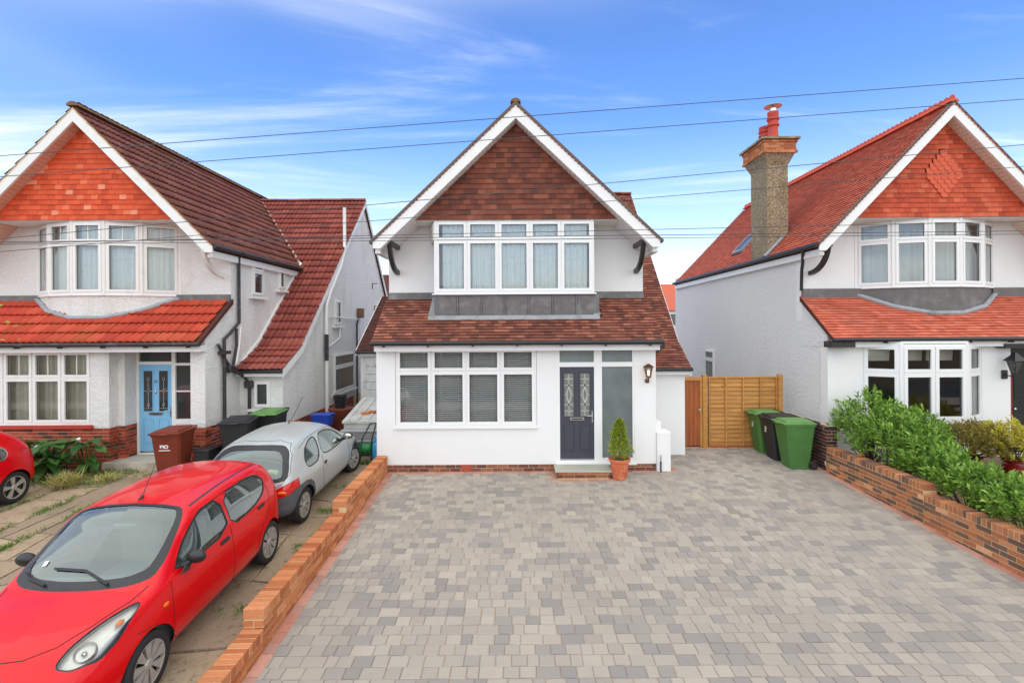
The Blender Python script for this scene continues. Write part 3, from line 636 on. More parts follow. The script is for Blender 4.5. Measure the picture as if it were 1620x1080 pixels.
MB().prism([(-2.9, 7.6, 5.1), (2.84, 7.6, 5.1), (cx, 7.6, 7.75)], (0, .2, 0)).build('rear_gable', 'render', H)
for x in (-3.055, 2.745): MB().prism([(x, .0, 2.6), (x, 0, 2.86), (x, .98, pent_z(0, .98) - .12), (x, .98, 2.6)], (.2, 0, 0)).build('cheek_wall', 'render', H)
interior(H, -2.8, .6, .26, 4.2); interior(H, -2.4, 2.2, 1.26, 4.2, 3.3, 5.6)
MB().box(-3.04, 2.93, .012, .24, -.05, .15).build('plinth', 'mortar_pale', H)
pl = H.children[-1]; it = []
for r in range(2): brick_course(it, 'brick_plinth', (-2.83, .004, 0), (1, 0, 0), (0, -1, 0), 3.62, .003 + r * .075, start=.11 * r)
it2 = []; brick_course(it2, 'brick_plinth', (2.05, .004, 0), (1, 0, 0), (0, -1, 0), .88, .003); brick_course(it2, 'brick_plinth', (2.05, .004, 0), (1, 0, 0), (0, -1, 0), .88, .078, start=.1)
place('brick', pl, 'brick_plinth', it + it2)
MB().box(-1.25, -1.03, -.004, .02, .005, .145).build('air_brick', 'brick_red', H)
# front window, blinds
win = window(H, [((-2.655, .02), (.385, .02), 4)], .965, 2.66, 2.155, sill=.07)
for k in range(4):
    x0 = -2.60 + k * .7475; x1 = x0 + .70
    b = thing('venetian_blind', ['white venetian blind behind the pane farthest from the front door', 'white venetian blind second from the brick boundary wall side', 'white venetian blind second from the front door', 'white venetian blind nearest the dark grey door'][k], 'blind', (x0, .16, .98), 0, 'blinds in the front window')
    sm = MB(); sm.prism([(0, -.02, -.012), (0, .02, .012), (0, .021, .010), (0, -.019, -.014)], (x1 - x0, 0, 0)); me = piece_proto('slat', sm.v, sm.f, 'blind')
    for i in range(36):
        o = bpy.data.objects.new('slat', me); C.objects.link(o); o.parent = b; o.location = (0, 0, .03 + i * .0455)
    MB().box(x0, x1, .135, .185, 2.62, 2.65).build('head_rail', 'blind', b)
    for xx in (x0 + .15, x0 + .54): MB().tube([(xx, .134, .99), (xx, .134, 2.62)], .0035, 5).build('cord', 'blind', b)
# dark door in its glazed frame
M['anthracite'] = plain('anthracite_door', rgb(66, 68, 78), .38, .05, 8, .08, 150)
M['chrome'] = plain('brushed_steel', (.62, .62, .60, 1), .25, .05, 10, metal=1)
M['leading'] = plain('pale_leading', (.72, .74, .72, 1), .4, .05)
M['leaded'] = plain('textured_door_glass', rgb(118, 124, 116), .12, .4, 9, .6, 60, .004, spec=.6)
fr = MB(); y0, y1 = .01, .09
for a, b, c, d in ((.816, .885, .15, 2.665), (1.625, 1.795, .15, 2.665), (2.45, 2.49, .15, 2.665), (.885, 1.625, 2.60, 2.665), (1.795, 2.45, 2.60, 2.665), (.885, 1.625, 2.235, 2.335), (1.795, 2.45, 2.235, 2.335), (1.795, 2.45, .15, .27), (.885, 1.625, .15, .225)): fr.box(a, b, y0, y1, c, d)
fr.box(.79, 2.52, -.05, .0, .135, .175); df = fr.build('door_frame', 'upvc', H)
for a, b, c, d in ((.885, 1.625, 2.335, 2.60), (1.795, 2.45, 2.335, 2.60), (1.795, 2.45, .27, 2.235)): MB().add([(a, .05, c), (b, .05, c), (b, .05, d), (a, .05, d)], [(0, 1, 2, 3)]).build('pane', 'frost', df, recalc=False)
def panel_door(parent, x0, x1, y, z0, z1, mat, style, glassmat):
    w = x1 - x0; dm = MB().box(x0, x1, y, y + .05, z0, z1); d = dm.build('door', mat, parent); H_ = z1 - z0
    for s in (0, 1):
        a = x0 + w * (.13 if s == 0 else .60); b = a + w * .27
        ring = lambda c, dd, t, pr: MB().box(a - t, b + t, y - pr, y + .001, c - t, c).box(a - t, b + t, y - pr, y + .001, dd, dd + t).box(a - t, a, y - pr, y + .001, c, dd).box(b, b + t, y - pr, y + .001, c, dd)
        ring(z0 + H_ * .47, z0 + H_ * .93, .022, .012).build('glazing_bead', mat, d)
        MB().box(a, b, y - .004, y + .002, z0 + H_ * .47, z0 + H_ * .93).build('pane', glassmat, d)
        MB().cbox(a, b, y - .008, y + .01, z0 + H_ * .11, z0 + H_ * .37, .007).build('panel', mat, d); ring(z0 + H_ * .10, z0 + H_ * .38, .014, .010).build('moulding', mat, d)
        m = MB(); cxx = (a + b) / 2; zz0 = z0 + H_ * .475; zz1 = z0 + H_ * .925; hh = zz1 - zz0; yy = y - .006
        P = lambda *q: m.tube([(cxx + u * (b - a) / 2, yy, zz0 + v * hh) for u, v in q], .004 if style == 1 else .0028, 5)
        if style == 1:
            P((0, 0), (0, .12)); P((0, .88), (0, 1))
            for v in (.12, .27, .73, .88): P((-1, v), (-.25, v)); P((.25, v), (1, v)); P((-.28, v), (0, v + .045), (.28, v), (0, v - .045), (-.28, v))
            P((0, .16), (0, .23)); P((0, .77), (0, .84))
            for k in (.34, .62):
                for s2 in (-1, 1): P(*[(s2 * k * math.sin(math.pi * t / 10), .31 + .38 * t / 10) for t in range(11)])
            P((-1, .5), (-.62, .5)); P((1, .5), (.62, .5))
            for v in (.27, .73): MB().prism([(cxx - .03, yy - .002, zz0 + v * hh), (cxx, yy - .002, zz0 + (v + .04) * hh), (cxx + .03, yy - .002, zz0 + v * hh), (cxx, yy - .002, zz0 + (v - .04) * hh)], (0, .003, 0)).build('lozenge', 'black', d)
        else:
            for v in (.15, .5, .8): P((-.3, v), (0, v + .05), (.3, v), (0, v - .05), (-.3, v))
            P((0, .05), (0, .45)); P((0, .55), (0, .75)); P((-1, .06), (1, .06)); P((-1, .5), (-.3, .5)); P((1, .5), (.3, .5))
        m.build('leading', 'leading' , d)
    lb = MB().cbox(x0 + w * .29, x0 + w * .71, y - .022, y, z0 + H_ * .425, z0 + H_ * .458, .004); lb.build('letterbox', 'chrome', d)
    MB().box(x0 + w * .33, x0 + w * .67, y - .024, y - .02, z0 + H_ * .434, z0 + H_ * .449).build('letter_flap', 'black_worn', d)
    MB().cbox(x1 - .055, x1 - .025, y - .014, y, z0 + H_ * .40, z0 + H_ * .53, .004).tube([(x1 - .04, y - .012, z0 + H_ * .48), (x1 - .04, y - .05, z0 + H_ * .48), (x1 - .15, y - .052, z0 + H_ * .477)], .009, 8).build('handle', 'chrome', d, True)
    MB().box(x0, x1, y - .012, y, z0 + .002, z0 + .03).build('weatherbar', 'chrome', d)
    return d
panel_door(H, .887, 1.623, .035, .227, 2.232, 'anthracite', 1, 'leaded')
# oriel window over the pent roof, lead apron
window(H, [((-1.86, 1.0), (-1.86, .4), 1), ((-1.86, .4), (1.69, .4), 5), ((1.69, .4), (1.69, 1.0), 1)], 3.86, 5.49, 5.04, glass='glass_hi', name='oriel_window', sill=.06)
MB().box(-1.87, -1.79, .39, .47, 3.83, 5.488).build('corner_post', 'upvc', H); MB().box(1.62, 1.70, .39, .47, 3.83, 5.488).build('corner_post', 'upvc', H)
oc = MB(); oc.obox((-1.86, .47, 0), Vector((.28, -1, 0)).normalized() * -1, Vector((-1, -.28, 0)).normalized(), 0, .48, 0, .05, 5.06, 5.44); oc.build('open_casement', 'upvc', H)
MB().box(-1.84, 1.67, .44, 1.0, 3.25, 3.81).build('apron_core', 'lead', H); ap = H.children[-1]
for k in range(7):
    a = -1.885 + k * .5307; MB().cbox(a + .014, a + .5167, .395 + (k % 2) * .003, .46, 3.36, 3.822, .012).build('lead_panel', 'lead', ap)
    if k: MB().tube([(a, .390, 3.34), (a, .390, 3.82)], .021, 8).build('lead_roll', 'lead', ap, True)
fl = MB(); n_ = Vector((0, -.617, .787))
vv = lambda y, o=.045: (y - .617 * o, pent_z(0, y) + .787 * o)
for y_a, y_b, xa, xb in ((.28, .40, -2.0, 1.81),): fl.prism([(xa, *vv(y_a)), (xa, *vv(y_b)), (xa, *vv(y_b, .03)), (xa, *vv(y_a, .03))], (xb - xa, 0, 0))
for xa, xb in ((-2.0, -1.86), (1.69, 1.83)): fl.prism([(xa, *vv(.40, .055)), (xa, *vv(.99, .055)), (xa, *vv(.99, .03)), (xa, *vv(.40, .03))], (xb - xa, 0, 0))
fl.build('flashing', 'lead_pale', H)
MB().prism([(-3.03, *vv(.9)), (-3.03, .985, 3.92), (-3.03, .998, 3.92), (-3.03, 1.0, 3.7)], (1.18, 0, 0)).build('flashing', 'lead', H); MB().prism([(1.68, *vv(.9)), (1.68, .985, 3.92), (1.68, .998, 3.92), (1.68, 1.0, 3.7)], (1.26, 0, 0)).build('flashing', 'lead', H)
NC = 'net curtains in upper windows'
curtain('white net curtain behind five-light oriel window above lead apron', [(-1.7, .50), (1.55, .50)], 3.9, 5.45, amp=.035, wl=.13, seed=3)
# side wing with catslide roof
def wing(root, s, xw, xg, yw, prof, yr, zr_, mat, wallmat, w, g, roll=None, upper=None, limit=300, fascia='upvc', gutter='black', cover=None):
    (ye, ze), (yk, zk), (yt, zt) = prof; x0, x1 = min(xw, xg + s * .08), max(xw, xg + s * .08); dz = .13
    ins = (cover if cover else 0)
    m = MB(); m.prism([(x0, ye, ze), (x0, yk, zk), (x0, yk, zk - dz), (x0, ye, ze - .08)], (x1 - x0, 0, 0))
    xu = x0 if upper is None else upper
    m.prism([(xu, yk, zk), (xu, yt, zt), (xu, yt, zt - dz), (xu, yk, zk - dz)], (x1 - xu, 0, 0)); m.prism([(xu, yt, zt), (xu, yr, zr_), (xu, yr, zr_ - dz), (xu, yt, zt - dz)], (x1 - xu, 0, 0))
    rf = m.build('wing_roof', 'tile_base', root)
    it = []
    V1 = Vector((0, yk - ye, zk - ze)); L1 = V1.length; V2 = Vector((0, yt - yk, zt - zk)); L2 = V2.length
    it += tiles(mat, (x0, ye - .05, ze - .02), (1, 0, 0), V1, 0, x1 - x0, 0, L1 + .02, w, g, roll=roll, seed=21, off=0 if roll else .5, hb=.05 if roll else .038)
    if upper is None: it += tiles(mat, (x0, yk, zk), (1, 0, 0), V2, 0, x1 - x0, 0, L2, w, g, roll=roll, seed=22, off=0 if roll else .5, hb=.05 if roll else .038)
    else:
        tn = (zt - zk) / (yt - yk); vk = (5.05 - zk) / (V2.z / L2); sn = V2.z / L2
        it += tiles(mat, (x0, yk, zk), (1, 0, 0), V2, 0, x1 - x0, 0, L2, w, g, roll=roll, seed=22, off=0, hb=.05)
        u0 = upper - x0                             # left of the wall plane above the eaves, bounded by the valley
        rows = int(vk / g) * g
        it += tiles(mat, (x0, yk, zk), (1, 0, 0), V2, int(u0 / w) * w, 0, rows, L2, w, g, clips=[(-1, -sn / .97, -(5.0 - zk) / .97)], roll=roll, seed=23, off=0, hb=.05)
    place('roof_tile', rf, mat, it, limit)
    MB().box(x0 + .01, x1 - .01, ye + .04, ye + .07, ze - .17, ze - .05).box(x0 + .01, x1 - .01, ye + .07, yw, ze - .1, ze - .07).build('wing_fascia', fascia, root)
    MB().tube([(x0 + .02, ye - .03, ze - .04), (x1 + .03, ye - .03, ze - .04)], .045, 8).build('wing_gutter', gutter, root, True)
    xi = xg - s * .2
    MB().prism([(xi, yw, -.05), (xi, yw, ze - .07), (xi, yk, zk - .12), (xi, yt, zt - .12), (xi, yr, zr_ - .12), (xi, yr, -.05)], (xg - xi, 0, 0)).build('wing_gable_wall', wallmat, root)
    MB().box(min(xw, xi) if s > 0 else xi, xi if s > 0 else max(xw, xi), yw, yw + .2, -.05, ze - .03).build('wing_front_wall', wallmat, root) if False else MB().box(min(xw - s * .05, xi), max(xw - s * .05, xi), yw + .001, yw + .2, -.05, ze - .03).build('wing_front_wall', wallmat, root)
    xb = xg + s * .08
    MB().prism([(xb, ye, ze - .02), (xb, yk, zk - .02), (xb, yt, zt - .02), (xb, yt, zt - .2), (xb, yk + .1, zk - .16), (xb, ye + .04, ze - .2)], (s * .03, 0, 0)).build('wing_bargeboard', fascia, root)
    MB().prism([(xb, yt, zt - .02), (xb, yr, zr_ - .02), (xb, yr, zr_ - .2), (xb, yt, zt - .2)], (s * .03, 0, 0)).build('wing_bargeboard', fascia, root)
    return rf
wing(H, 1, 2.95, 3.94, 1.08, ((.88, 2.13), (1.8, 2.70), (6.86, 7.75)), 10.2, 4.6, 'tile_main', 'render', .165, .1, limit=300)
ridge(H, 2.95, 7.76, 6.86, 0, 'tile_main', along='x', x2=4.03)
# low stepped buttress against the corner
bt = MB(); bt.cbox(2.953, 3.25, -.06, .30, -.05, .84, .02, 2); bt.cbox(2.956, 3.15, .28, .60, -.05, 1.0, .03, 2); bt.build('buttress', 'render', H)
MB().tube([(3.02, -.1, -.02), (3.02, -.1, .22)], .016, 8).build('drain_pipe', 'black', H); MB().tube([(3.02, -.1, .22), (3.02, -.1, .36)], .013, 8).build('drain_pipe', 'chrome', H)
MB().tube([(3.03, -.3, 2.76), (3.06, -.2, 2.68), (3.02, .1, 2.55)], .034, 8).build('downpipe', 'black', H, True)
# doorstep
st = thing('doorstep', 'low brick doorstep topped with a pale stone slab below the dark grey door', 'step', (1.32, -.25, 0))
MB().box(.80, 1.85, -.48, -.008, -.05, .115).build('step_core', 'mortar', st); it = []
for r in range(1): brick_course(it, 'brick_plinth', (.79, -.492, 0), (1, 0, 0), (0, -1, 0), 1.07, .0 + r * .075, start=.1)
brick_course(it, 'brick_new', (.79, -.492, 0), (1, 0, 0), (0, -1, 0), 1.07, .0375 + .038, h=.045); brick_course(it, 'brick_plinth', (.788, -.02, 0), (0, -1, 0), (-1, 0, 0), .47, 0.0); brick_course(it, 'brick_plinth', (.788, -.02, 0), (0, -1, 0), (-1, 0, 0), .47, .075, h=.045)
place('brick', st, 'brick_plinth', it)
M['stone'] = plain('pale_green_sandstone', rgb(170, 172, 160), .8, .1, 4, .2, 40, dirt=rgb(186, 176, 156), dscale=3)
MB().cbox(.74, 1.90, -.54, -.055, .122, .158, .006).build('slab', 'stone', st)
# lit lantern by the door
lt = thing('wall_lantern', 'lit brass carriage lantern on white wall beside tall frosted pane', 'lantern', (2.76, 0, 2.05))
M['bronze'] = plain('antique_bronze', rgb(120, 92, 64), .35, .2, 20, metal=.8)
MB().lathe([(.03, 0), (.05, .012), (.05, .02), (.01, .03)], (2.76, -.001, 1.93), 14, (0, -1, 0)).tube([(2.76, -.02, 1.93), (2.76, -.09, 1.90), (2.76, -.13, 1.95), (2.76, -.13, 2.0)], .014, 8).build('arm', 'bronze', lt, True)
MB().lathe([(.03, 0), (.05, .01), (.055, .03)], (2.76, -.13, 2.0), 6).build('base_cup', 'bronze', lt)
MB().lathe([(.10, .22), (.115, .235), (.09, .26), (.045, .29), (.015, .305)], (2.76, -.13, 2.0), 12).build('cap', 'bronze', lt, True)
for k in range(6):
    a = math.pi / 3 * k; MB().tube([(2.76 + .052 * math.cos(a), -.13 + .052 * math.sin(a), 2.03), (2.76 + .09 * math.cos(a), -.13 + .09 * math.sin(a), 2.225)], .005, 5).build('cage_bar', 'bronze', lt)
MB().lathe([(.05, .03), (.086, .22)], (2.76, -.13, 2.0), 6).build('lantern_glass', 'glass', lt)
M['bulb'] = emis('warm_bulb', (1.0, .62, .28, 1), 4.0)
MB().ball((2.76, -.13, 2.11), .024, .024, .05).build('bulb', 'bulb', lt, True)
# ============================================================ left house (roughcast, orange gable, blue door)
HL = thing('detached_house', 'roughcast gabled house with bright orange tiled gable and pale blue front door', 'house', (-10, .4, 0), 0, 'gabled houses in the row')
MT = dict(barge='white_paint', soffit='soffit_pink', gutter='black_worn', bracket='upvc_old', wall='rough_left')
cx, yf = -10.0, .4
D = shell(HL, cx, yf, 8.10, 5.64, MT, yback=10.8, slab_to={1: 14.2})
place('wall_tile', D['gable'], 'gable_left', tiles('gable_left', (0, D['yg'] - .004, 0), (1, 0, 0), (0, 0, 1), cx - D['half'], cx + D['half'], 5.63, 7.96, .165, .117, D['gclips'], over=.02, hb=.026, ht=.008, seed=14))
pent_tiles(D, 'pent_left', .3, .335, roll=.036, seed=16)
# right-hand slope stops at the valley against the wing
xe = 3.1; zE = D['ZA'] - xe * D['tan']
slope_tiles(D, 1, 'roof_left', .3, .325, yf + .06, 9.2, roll=.034, clips=[(1, -D['s'] / .93, 2.56 + (zE - 2.59) / .93 - (yf + .06) - .12)], seed=18)
slope_tiles(D, -1, 'roof_left', .3, .325, yf + .06, yf + .06 + 34 * .3, roll=.034, seed=19)
ridge(HL, cx, 8.13, yf + .06, 8.3, 'ridge_moss', r=.13, l=.42)
# verge mortar
for s in (1, -1): MB().prism([(cx, yf + .075, 8.105), (cx + s * 3.1, yf + .075, 8.105 - 3.1 * D['tan']), (cx + s * 3.1, yf + .075, 8.06 - 3.1 * D['tan']), (cx, yf + .075, 8.06)], (0, .06, 0)).build('verge_mortar', 'mortar', HL)
# walls: window front, two piers either side of the recessed porch
fw_ = wall_holes(MB(), .4, .65, -13.0, -9.15, .9, 2.74, [(-12.2, -9.56, .98, 2.64)]); fw_.build('front_wall', 'rough_left', HL)
MB().box(-9.15, -9.0, .65, 1.0, .9, 2.74).box(-9.3, -9.15, .651, 1.0, .9, 2.74).build('porch_wall', 'rough_left', HL)
MB().box(-7.33, -7.0, .4, .7, .9, 2.74).box(-7.33, -7.05, .7, 1.0, .9, 2.74).build('porch_pier', 'rough_left', HL)
MB().box(-9.0, -7.33, 1.05, 1.2, 2.64, 2.9).box(-9.0, -7.33, .6, 1.1, 2.66, 2.72).build('porch_lintel', 'white_paint', HL)
wall_holes(MB(), 1.4, 1.65, -13.0, -7.0, 3.2, 5.66, [(-11.62, -8.32, 3.2, 5.6), (-13.0, -11.9, 4.9, 5.66), (-8.1, -7.0, 4.9, 5.66)]).build('upper_wall', 'rough_left', HL)
side(-7.206, .4, 10.8).build('side_wall', 'rough_left', HL); side(-13.0, .4, 10.8).build('side_wall', 'rough_left', HL)
for x in (-7.205, -12.995): MB().prism([(x, .405, 2.6), (x, .4, 2.86), (x, 1.38, pent_z(.4, 1.38) - .12), (x, 1.38, 2.6)], (.2, 0, 0)).build('cheek_wall', 'rough_left', HL)
MB().box(-13, -7, 10.8, 11, 0, 5.2).build('rear_wall', 'rough_left', HL); MB().prism([(-12.9, 10.8, 5.1), (-7.1, 10.8, 5.1), (cx, 10.8, 7.9)], (0, .2, 0)).build('rear_gable', 'rough_left', HL)
interior(HL, -12.9, -9.35, .66, 4.4); interior(HL, -12.2, -7.6, 1.66, 4.4, 3.2, 5.6); interior(HL, -9.05, -7.3, 1.3, 4.2)
# brick plinth
bp = MB().box(-13, -9.165, .415, .63, -.06, .9).box(-9.3, -9.015, .67, 1.0, -.06, .9).box(-7.315, -7.015, .415, 1.0, -.06, .9).build('plinth', 'mortar', HL)
it = []
for r in range(12):
    st_ = .1125 * (r % 2)
    brick_course(it, 'brick_red', (-13, .406, 0), (1, 0, 0), (0, -1, 0), 3.85, r * .075, start=st_); brick_course(it, 'brick_red', (-9.15, .407, 0), (0, 1, 0), (1, 0, 0), .25, r * .075, start=.1125 - st_)
    brick_course(it, 'brick_red', (-9.15, .657, 0), (1, 0, 0), (0, -1, 0), .15, r * .075, start=st_ + .05); brick_course(it, 'brick_red', (-9.0, .66, 0), (0, 1, 0), (1, 0, 0), .35, r * .075, start=.1125 - st_)
    brick_course(it, 'brick_red', (-7.33, .406, 0), (1, 0, 0), (0, -1, 0), .33, r * .075, start=st_); brick_course(it, 'brick_red', (-7.0, .407, 0), (0, 1, 0), (1, 0, 0), 1.2, r * .075, start=.1125 - st_)
place('brick', bp, 'brick_red', it)
M['sill_red'] = plain('painted_red_sill', rgb(178, 58, 46), .5, .08, 5)
MB().box(-12.3, -9.5, .33, .46, .90, .975).build('sill', 'sill_red', HL)
window(HL, [((-12.2, .43), (-9.56, .43), 4)], .985, 2.635, 2.02, mat='upvc_old', sill=.02, bars=True)
curtain('cream curtains behind the ground floor window beside arum lily bed', [(-12.15, .62), (-9.62, .62)], 1.0, 2.6, 'curtain_cream', .04, .15, 'curtain', 5)
# bow window upstairs
bow = arc_pts(-11.7, -8.24, 1.4, .62, 5)
window(HL, [(bow[k], bow[k + 1], 1) for k in range(5)], 3.92, 5.62, 5.12, mat='upvc_old', glass='glass_hi', name='bow_window', sill=.03, bars=True, fw=.06)
for p in bow: MB().lathe([(.045, 3.9), (.045, 5.62)], (p[0], p[1] + .02, 0), 8).build('corner_post', 'upvc_old', HL)
def bow_apron(root, pts, yb, ztop, mat, yf_, out=.02):
    P = [(x, y) for x, y in pts]
    MB().prism([(P[0][0], yb + .1, 2.9)] + [(x, y + .01, 2.9) for x, y in P] + [(P[-1][0], yb + .1, 2.9)], (0, 0, ztop - 2.9)).build('bow_apron', mat, root)
    f = []
    for k in range(len(P) - 1):
        for t in (0, .25, .5, .75): x = P[k][0] + (P[k + 1][0] - P[k][0]) * t; y = P[k][1] + (P[k + 1][1] - P[k][1]) * t; f.append((x, y - .03, pent_z(yf_, y) + .035))
    f.append((P[-1][0], P[-1][1] - .03, pent_z(yf_, P[-1][1]) + .035)); return f
f = bow_apron(HL, bow, 1.4, 3.9, 'rough_left', .4); MB().tube(f, .055, 8).build('flashing', 'lead_pale', HL, True)
for xa, xb in ((-13.0, -11.65), (-8.28, -7.0)): MB().box(xa, xb, 1.33, 1.398, 3.74, 3.93).build('flashing', 'lead', HL)
curtain('pale net curtain inside the bow window under the orange gable', [(x * .97 - .3, y + .16) for x, y in bow], 3.95, 5.58, amp=.03, wl=.14, seed=8)
# porch: blue door and sidelight
M['sky_blue'] = plain('sky_blue_door', rgb(130, 186, 222), .4, .03, 5)
fr = MB(); yd = 1.0
for a, b, c, d in ((-9.0, -8.955, .16, 2.64), (-8.175, -8.09, .16, 2.64), (-7.70, -7.645, .16, 2.64), (-8.955, -8.175, 2.59, 2.64), (-8.955, -8.175, 2.265, 2.335), (-8.09, -7.70, 2.58, 2.64), (-8.09, -7.70, 2.24, 2.30), (-8.09, -7.70, .86, .98), (-8.09, -7.70, 1.62, 1.65), (-8.955, -8.175, .14, .19)): fr.box(a, b, yd, yd + .09, c, d)
df = fr.build('door_frame', 'upvc_old', HL)
for a, b, c, d in ((-8.955, -8.175, 2.335, 2.59), (-8.09, -7.70, 2.30, 2.58), (-8.09, -7.70, 1.65, 2.24), (-8.09, -7.70, .98, 1.62)): MB().add([(a, yd + .05, c), (b, yd + .05, c), (b, yd + .05, d), (a, yd + .05, d)], [(0, 1, 2, 3)]).build('pane', 'dark_glass', df, recalc=False)
MB().box(-8.09, -7.33, yd + .02, yd + .2, -.05, .86).box(-7.645, -7.33, yd + .02, yd + .2, .86, 2.66).build('porch_panel', 'rough_left', HL)
dr = panel_door(HL, -8.952, -8.178, yd + .03, .195, 2.262, 'sky_blue', 2, 'dark_glass')
MB().ball((-8.565, yd + .015, 1.62), .018, .015, .05).build('knocker', 'chrome', dr, True)
def text(body, mat, parent, loc, size, rx=math.pi / 2, rz=0, name='lettering', ext=.001, bold=0., ry=0):
    cu = bpy.data.curves.new(name, 'FONT'); cu.body = body; cu.size = size; cu.extrude = ext; cu.align_x = 'CENTER'; cu.align_y = 'CENTER'; cu.offset = bold
    o = bpy.data.objects.new(name, cu); C.objects.link(o); dg = bpy.context.evaluated_depsgraph_get(); me = bpy.data.meshes.new_from_object(o.evaluated_get(dg)); bpy.data.objects.remove(o)
    me.materials.clear(); me.materials.append(M[mat] if isinstance(mat, str) else mat)
    o = bpy.data.objects.new(name, me); C.objects.link(o); o.rotation_euler = (rx, ry, rz)
    if parent: o.parent = parent; o.location = Vector(loc) - W(parent)
    else: o.location = loc
    return o
text('27', 'black', dr, (-8.565, yd + .027, 1.86), .085, bold=.002); text('27', 'black', df, (-8.56, yd + .046, 2.49), .19, bold=.003)
MB().box(-9.2, -7.35, .25, 1.08, -.1, .155).build('porch_step', 'concrete_path', HL)
# catslide wing
rw = wing(HL, 1, -7.0, -5.92, 1.75, ((1.52, 2.08), (2.56, 2.59), (8.26, 7.93)), 11.4, 4.35, 'roof_wing', 'rough_left', .3, .325, roll=.034, upper=-9.9, fascia='white_paint', gutter='black')
ridge(HL, -10.0, 7.95, 8.26, 0, 'roof_wing', along='x', x2=-5.84, r=.12, l=.4)
vl = []
for t in range(11):
    z = zE + (7.93 - zE) * t / 10; x = cx + xe - (z - zE) / D['tan']; vl.append((x, 2.56 + (z - 2.59) / .93, z + .03))
MB().tube(vl, .05, 6).build('valley_mortar', 'mortar_pale', HL, True)
MB().prism([(-6.995, 1.75, 2.25), (-6.995, 2.6, 2.8), (-6.995, 5.2, 5.2), (-6.995, 5.2, 5.08), (-6.995, 2.6, 2.68), (-6.995, 1.75, 2.1)], (.05, 0, 0)).build('wing_flashing', 'white_paint', HL)
# small windows: wing front, upper side, beside the valley
def small_window(root, A, B, z0, z1, zt=None, mat='upvc_old', glass='dark_glass', deep=.05, sill=True):
    A = Vector((*A, 0)); B = Vector((*B, 0)); U = (B - A).normalized(); N = Vector((U.y, -U.x, 0)); A = A + N * .025; B = B + N * .025
    o = window(root, [((A.x, A.y), (B.x, B.y), 1)], z0, z1, zt, mat, glass, sill=0, fw=.035, cw=.04, proud=.02)
    if sill: MB().obox(A, U, N, -.12, (B - A).length + .12, -.05, .07, z0 - .1, z0 - .03).build('window_sill', mat, root)
    return o
small_window(HL, (-6.62, 1.735), (-6.22, 1.735), 1.13, 1.78)
small_window(HL, (-6.985, 2.32), (-6.985, 2.86), 3.98, 4.92, 4.62); small_window(HL, (-6.985, 3.75), (-6.985, 4.1), 4.25, 4.86)
small_window(HL, (-5.905, 5.2), (-5.905, 5.75), 3.2, 4.0)
small_window(HL, (-5.905, 5.1), (-5.905, 7.0), 1.0, 2.25, 1.82, deep=.1)
# brick foot of the wing's side wall
it = []; bp = MB().box(-5.95, -5.914, 1.78, 11, -.05, .68).build('wing_plinth', 'mortar', HL)
for r in range(9): brick_course(it, 'brick_red', (-5.904, 1.78, 0), (0, 1, 0), (1, 0, 0), 5.2, r * .075, start=.1125 * (r % 2), dep=.03)
place('brick', bp, 'brick_red', it)
# pipes on the left house
P_ = lambda pts, r, mat, name='downpipe': MB().tube(pts, r, 10).build(name, mat, HL, True)
P_([(-6.78, 1.62, 4.98), (-6.93, 1.62, 4.85), (-6.93, 1.62, 3.25), (-6.93, 1.25, 3.0), (-6.93, 1.0, 2.85), (-6.93, 1.0, 2.45)], .038, 'black_worn')
P_([(-6.93, .75, 2.74), (-6.92, .85, 2.6), (-6.93, 1.05, 2.35), (-6.93, 1.2, 2.2)], .036, 'black_worn'); P_([(-6.93, 1.0, 2.45), (-6.93, 1.0, 0)], .04, 'black_worn'); MB().cbox(-7.0, -6.85, .85, 1.15, 2.5, 2.58, .01).cbox(-6.99, -6.86, 1.12, 1.34, 2.05, 2.22, .02).build('hopper', 'black_worn', HL)
P_([(-6.93, 1.5, 3.1), (-6.9, 1.45, 2.7), (-6.9, 1.3, 2.2)], .034, 'black_worn'); P_([(-6.88, 1.6, 3.15), (-6.86, 1.5, 2.7), (-6.86, 1.36, 2.25)], .022, 'upvc_old')
P_([(-6.9, 1.3, 2.1), (-6.8, 1.62, 1.9), (-6.72, 1.68, 1.72), (-6.72, 1.68, 0)], .04, 'black_worn'); MB().cbox(-6.82, -6.62, 1.58, 1.74, 1.62, 1.8, .03).build('hopper', 'black_worn', HL)
XP = -5.83
P_([(XP, 5.95, 7.15), (XP, 5.95, 5.7), (XP, 5.55, 5.1), (XP, 4.6, 4.15), (XP, 4.35, 3.8), (XP, 4.35, 2.9)], .055, 'upvc_old', 'soil_pipe'); P_([(XP, 4.35, 2.9), (XP, 4.35, 2.1)], .06, 'black_worn', 'soil_pipe'); P_([(XP, 4.35, 2.1), (XP, 4.35, .1)], .055, 'upvc_old', 'soil_pipe')
P_([(XP, 4.4, 3.45), (XP, 7.3, 3.4)], .022, 'upvc_old', 'waste_pipe'); P_([(XP, 7.35, 3.5), (XP, 7.15, 3.2), (XP, 7.15, 0)], .035, 'black_worn', 'waste_pipe'); P_([(XP, 4.45, 2.5), (XP, 5.4, 2.75), (XP, 5.5, 3.1)], .02, 'upvc_old', 'waste_pipe')
M['rust'] = plain('rusty_box', rgb(120, 86, 62), .8, .3, 20)
MB().cbox(-5.918, -5.75, 7.4, 7.75, 3.45, 3.8, .01).build('wall_vent', 'rust', HL)
for zz, yy in ((4.85, 9.3), (3.95, 9.6)): MB().box(-5.918, -5.7, yy, yy + .03, zz, zz + .03).box(-5.918, -5.89, yy, yy + .03, zz - .2, zz).build('wall_bracket', 'rust', HL)
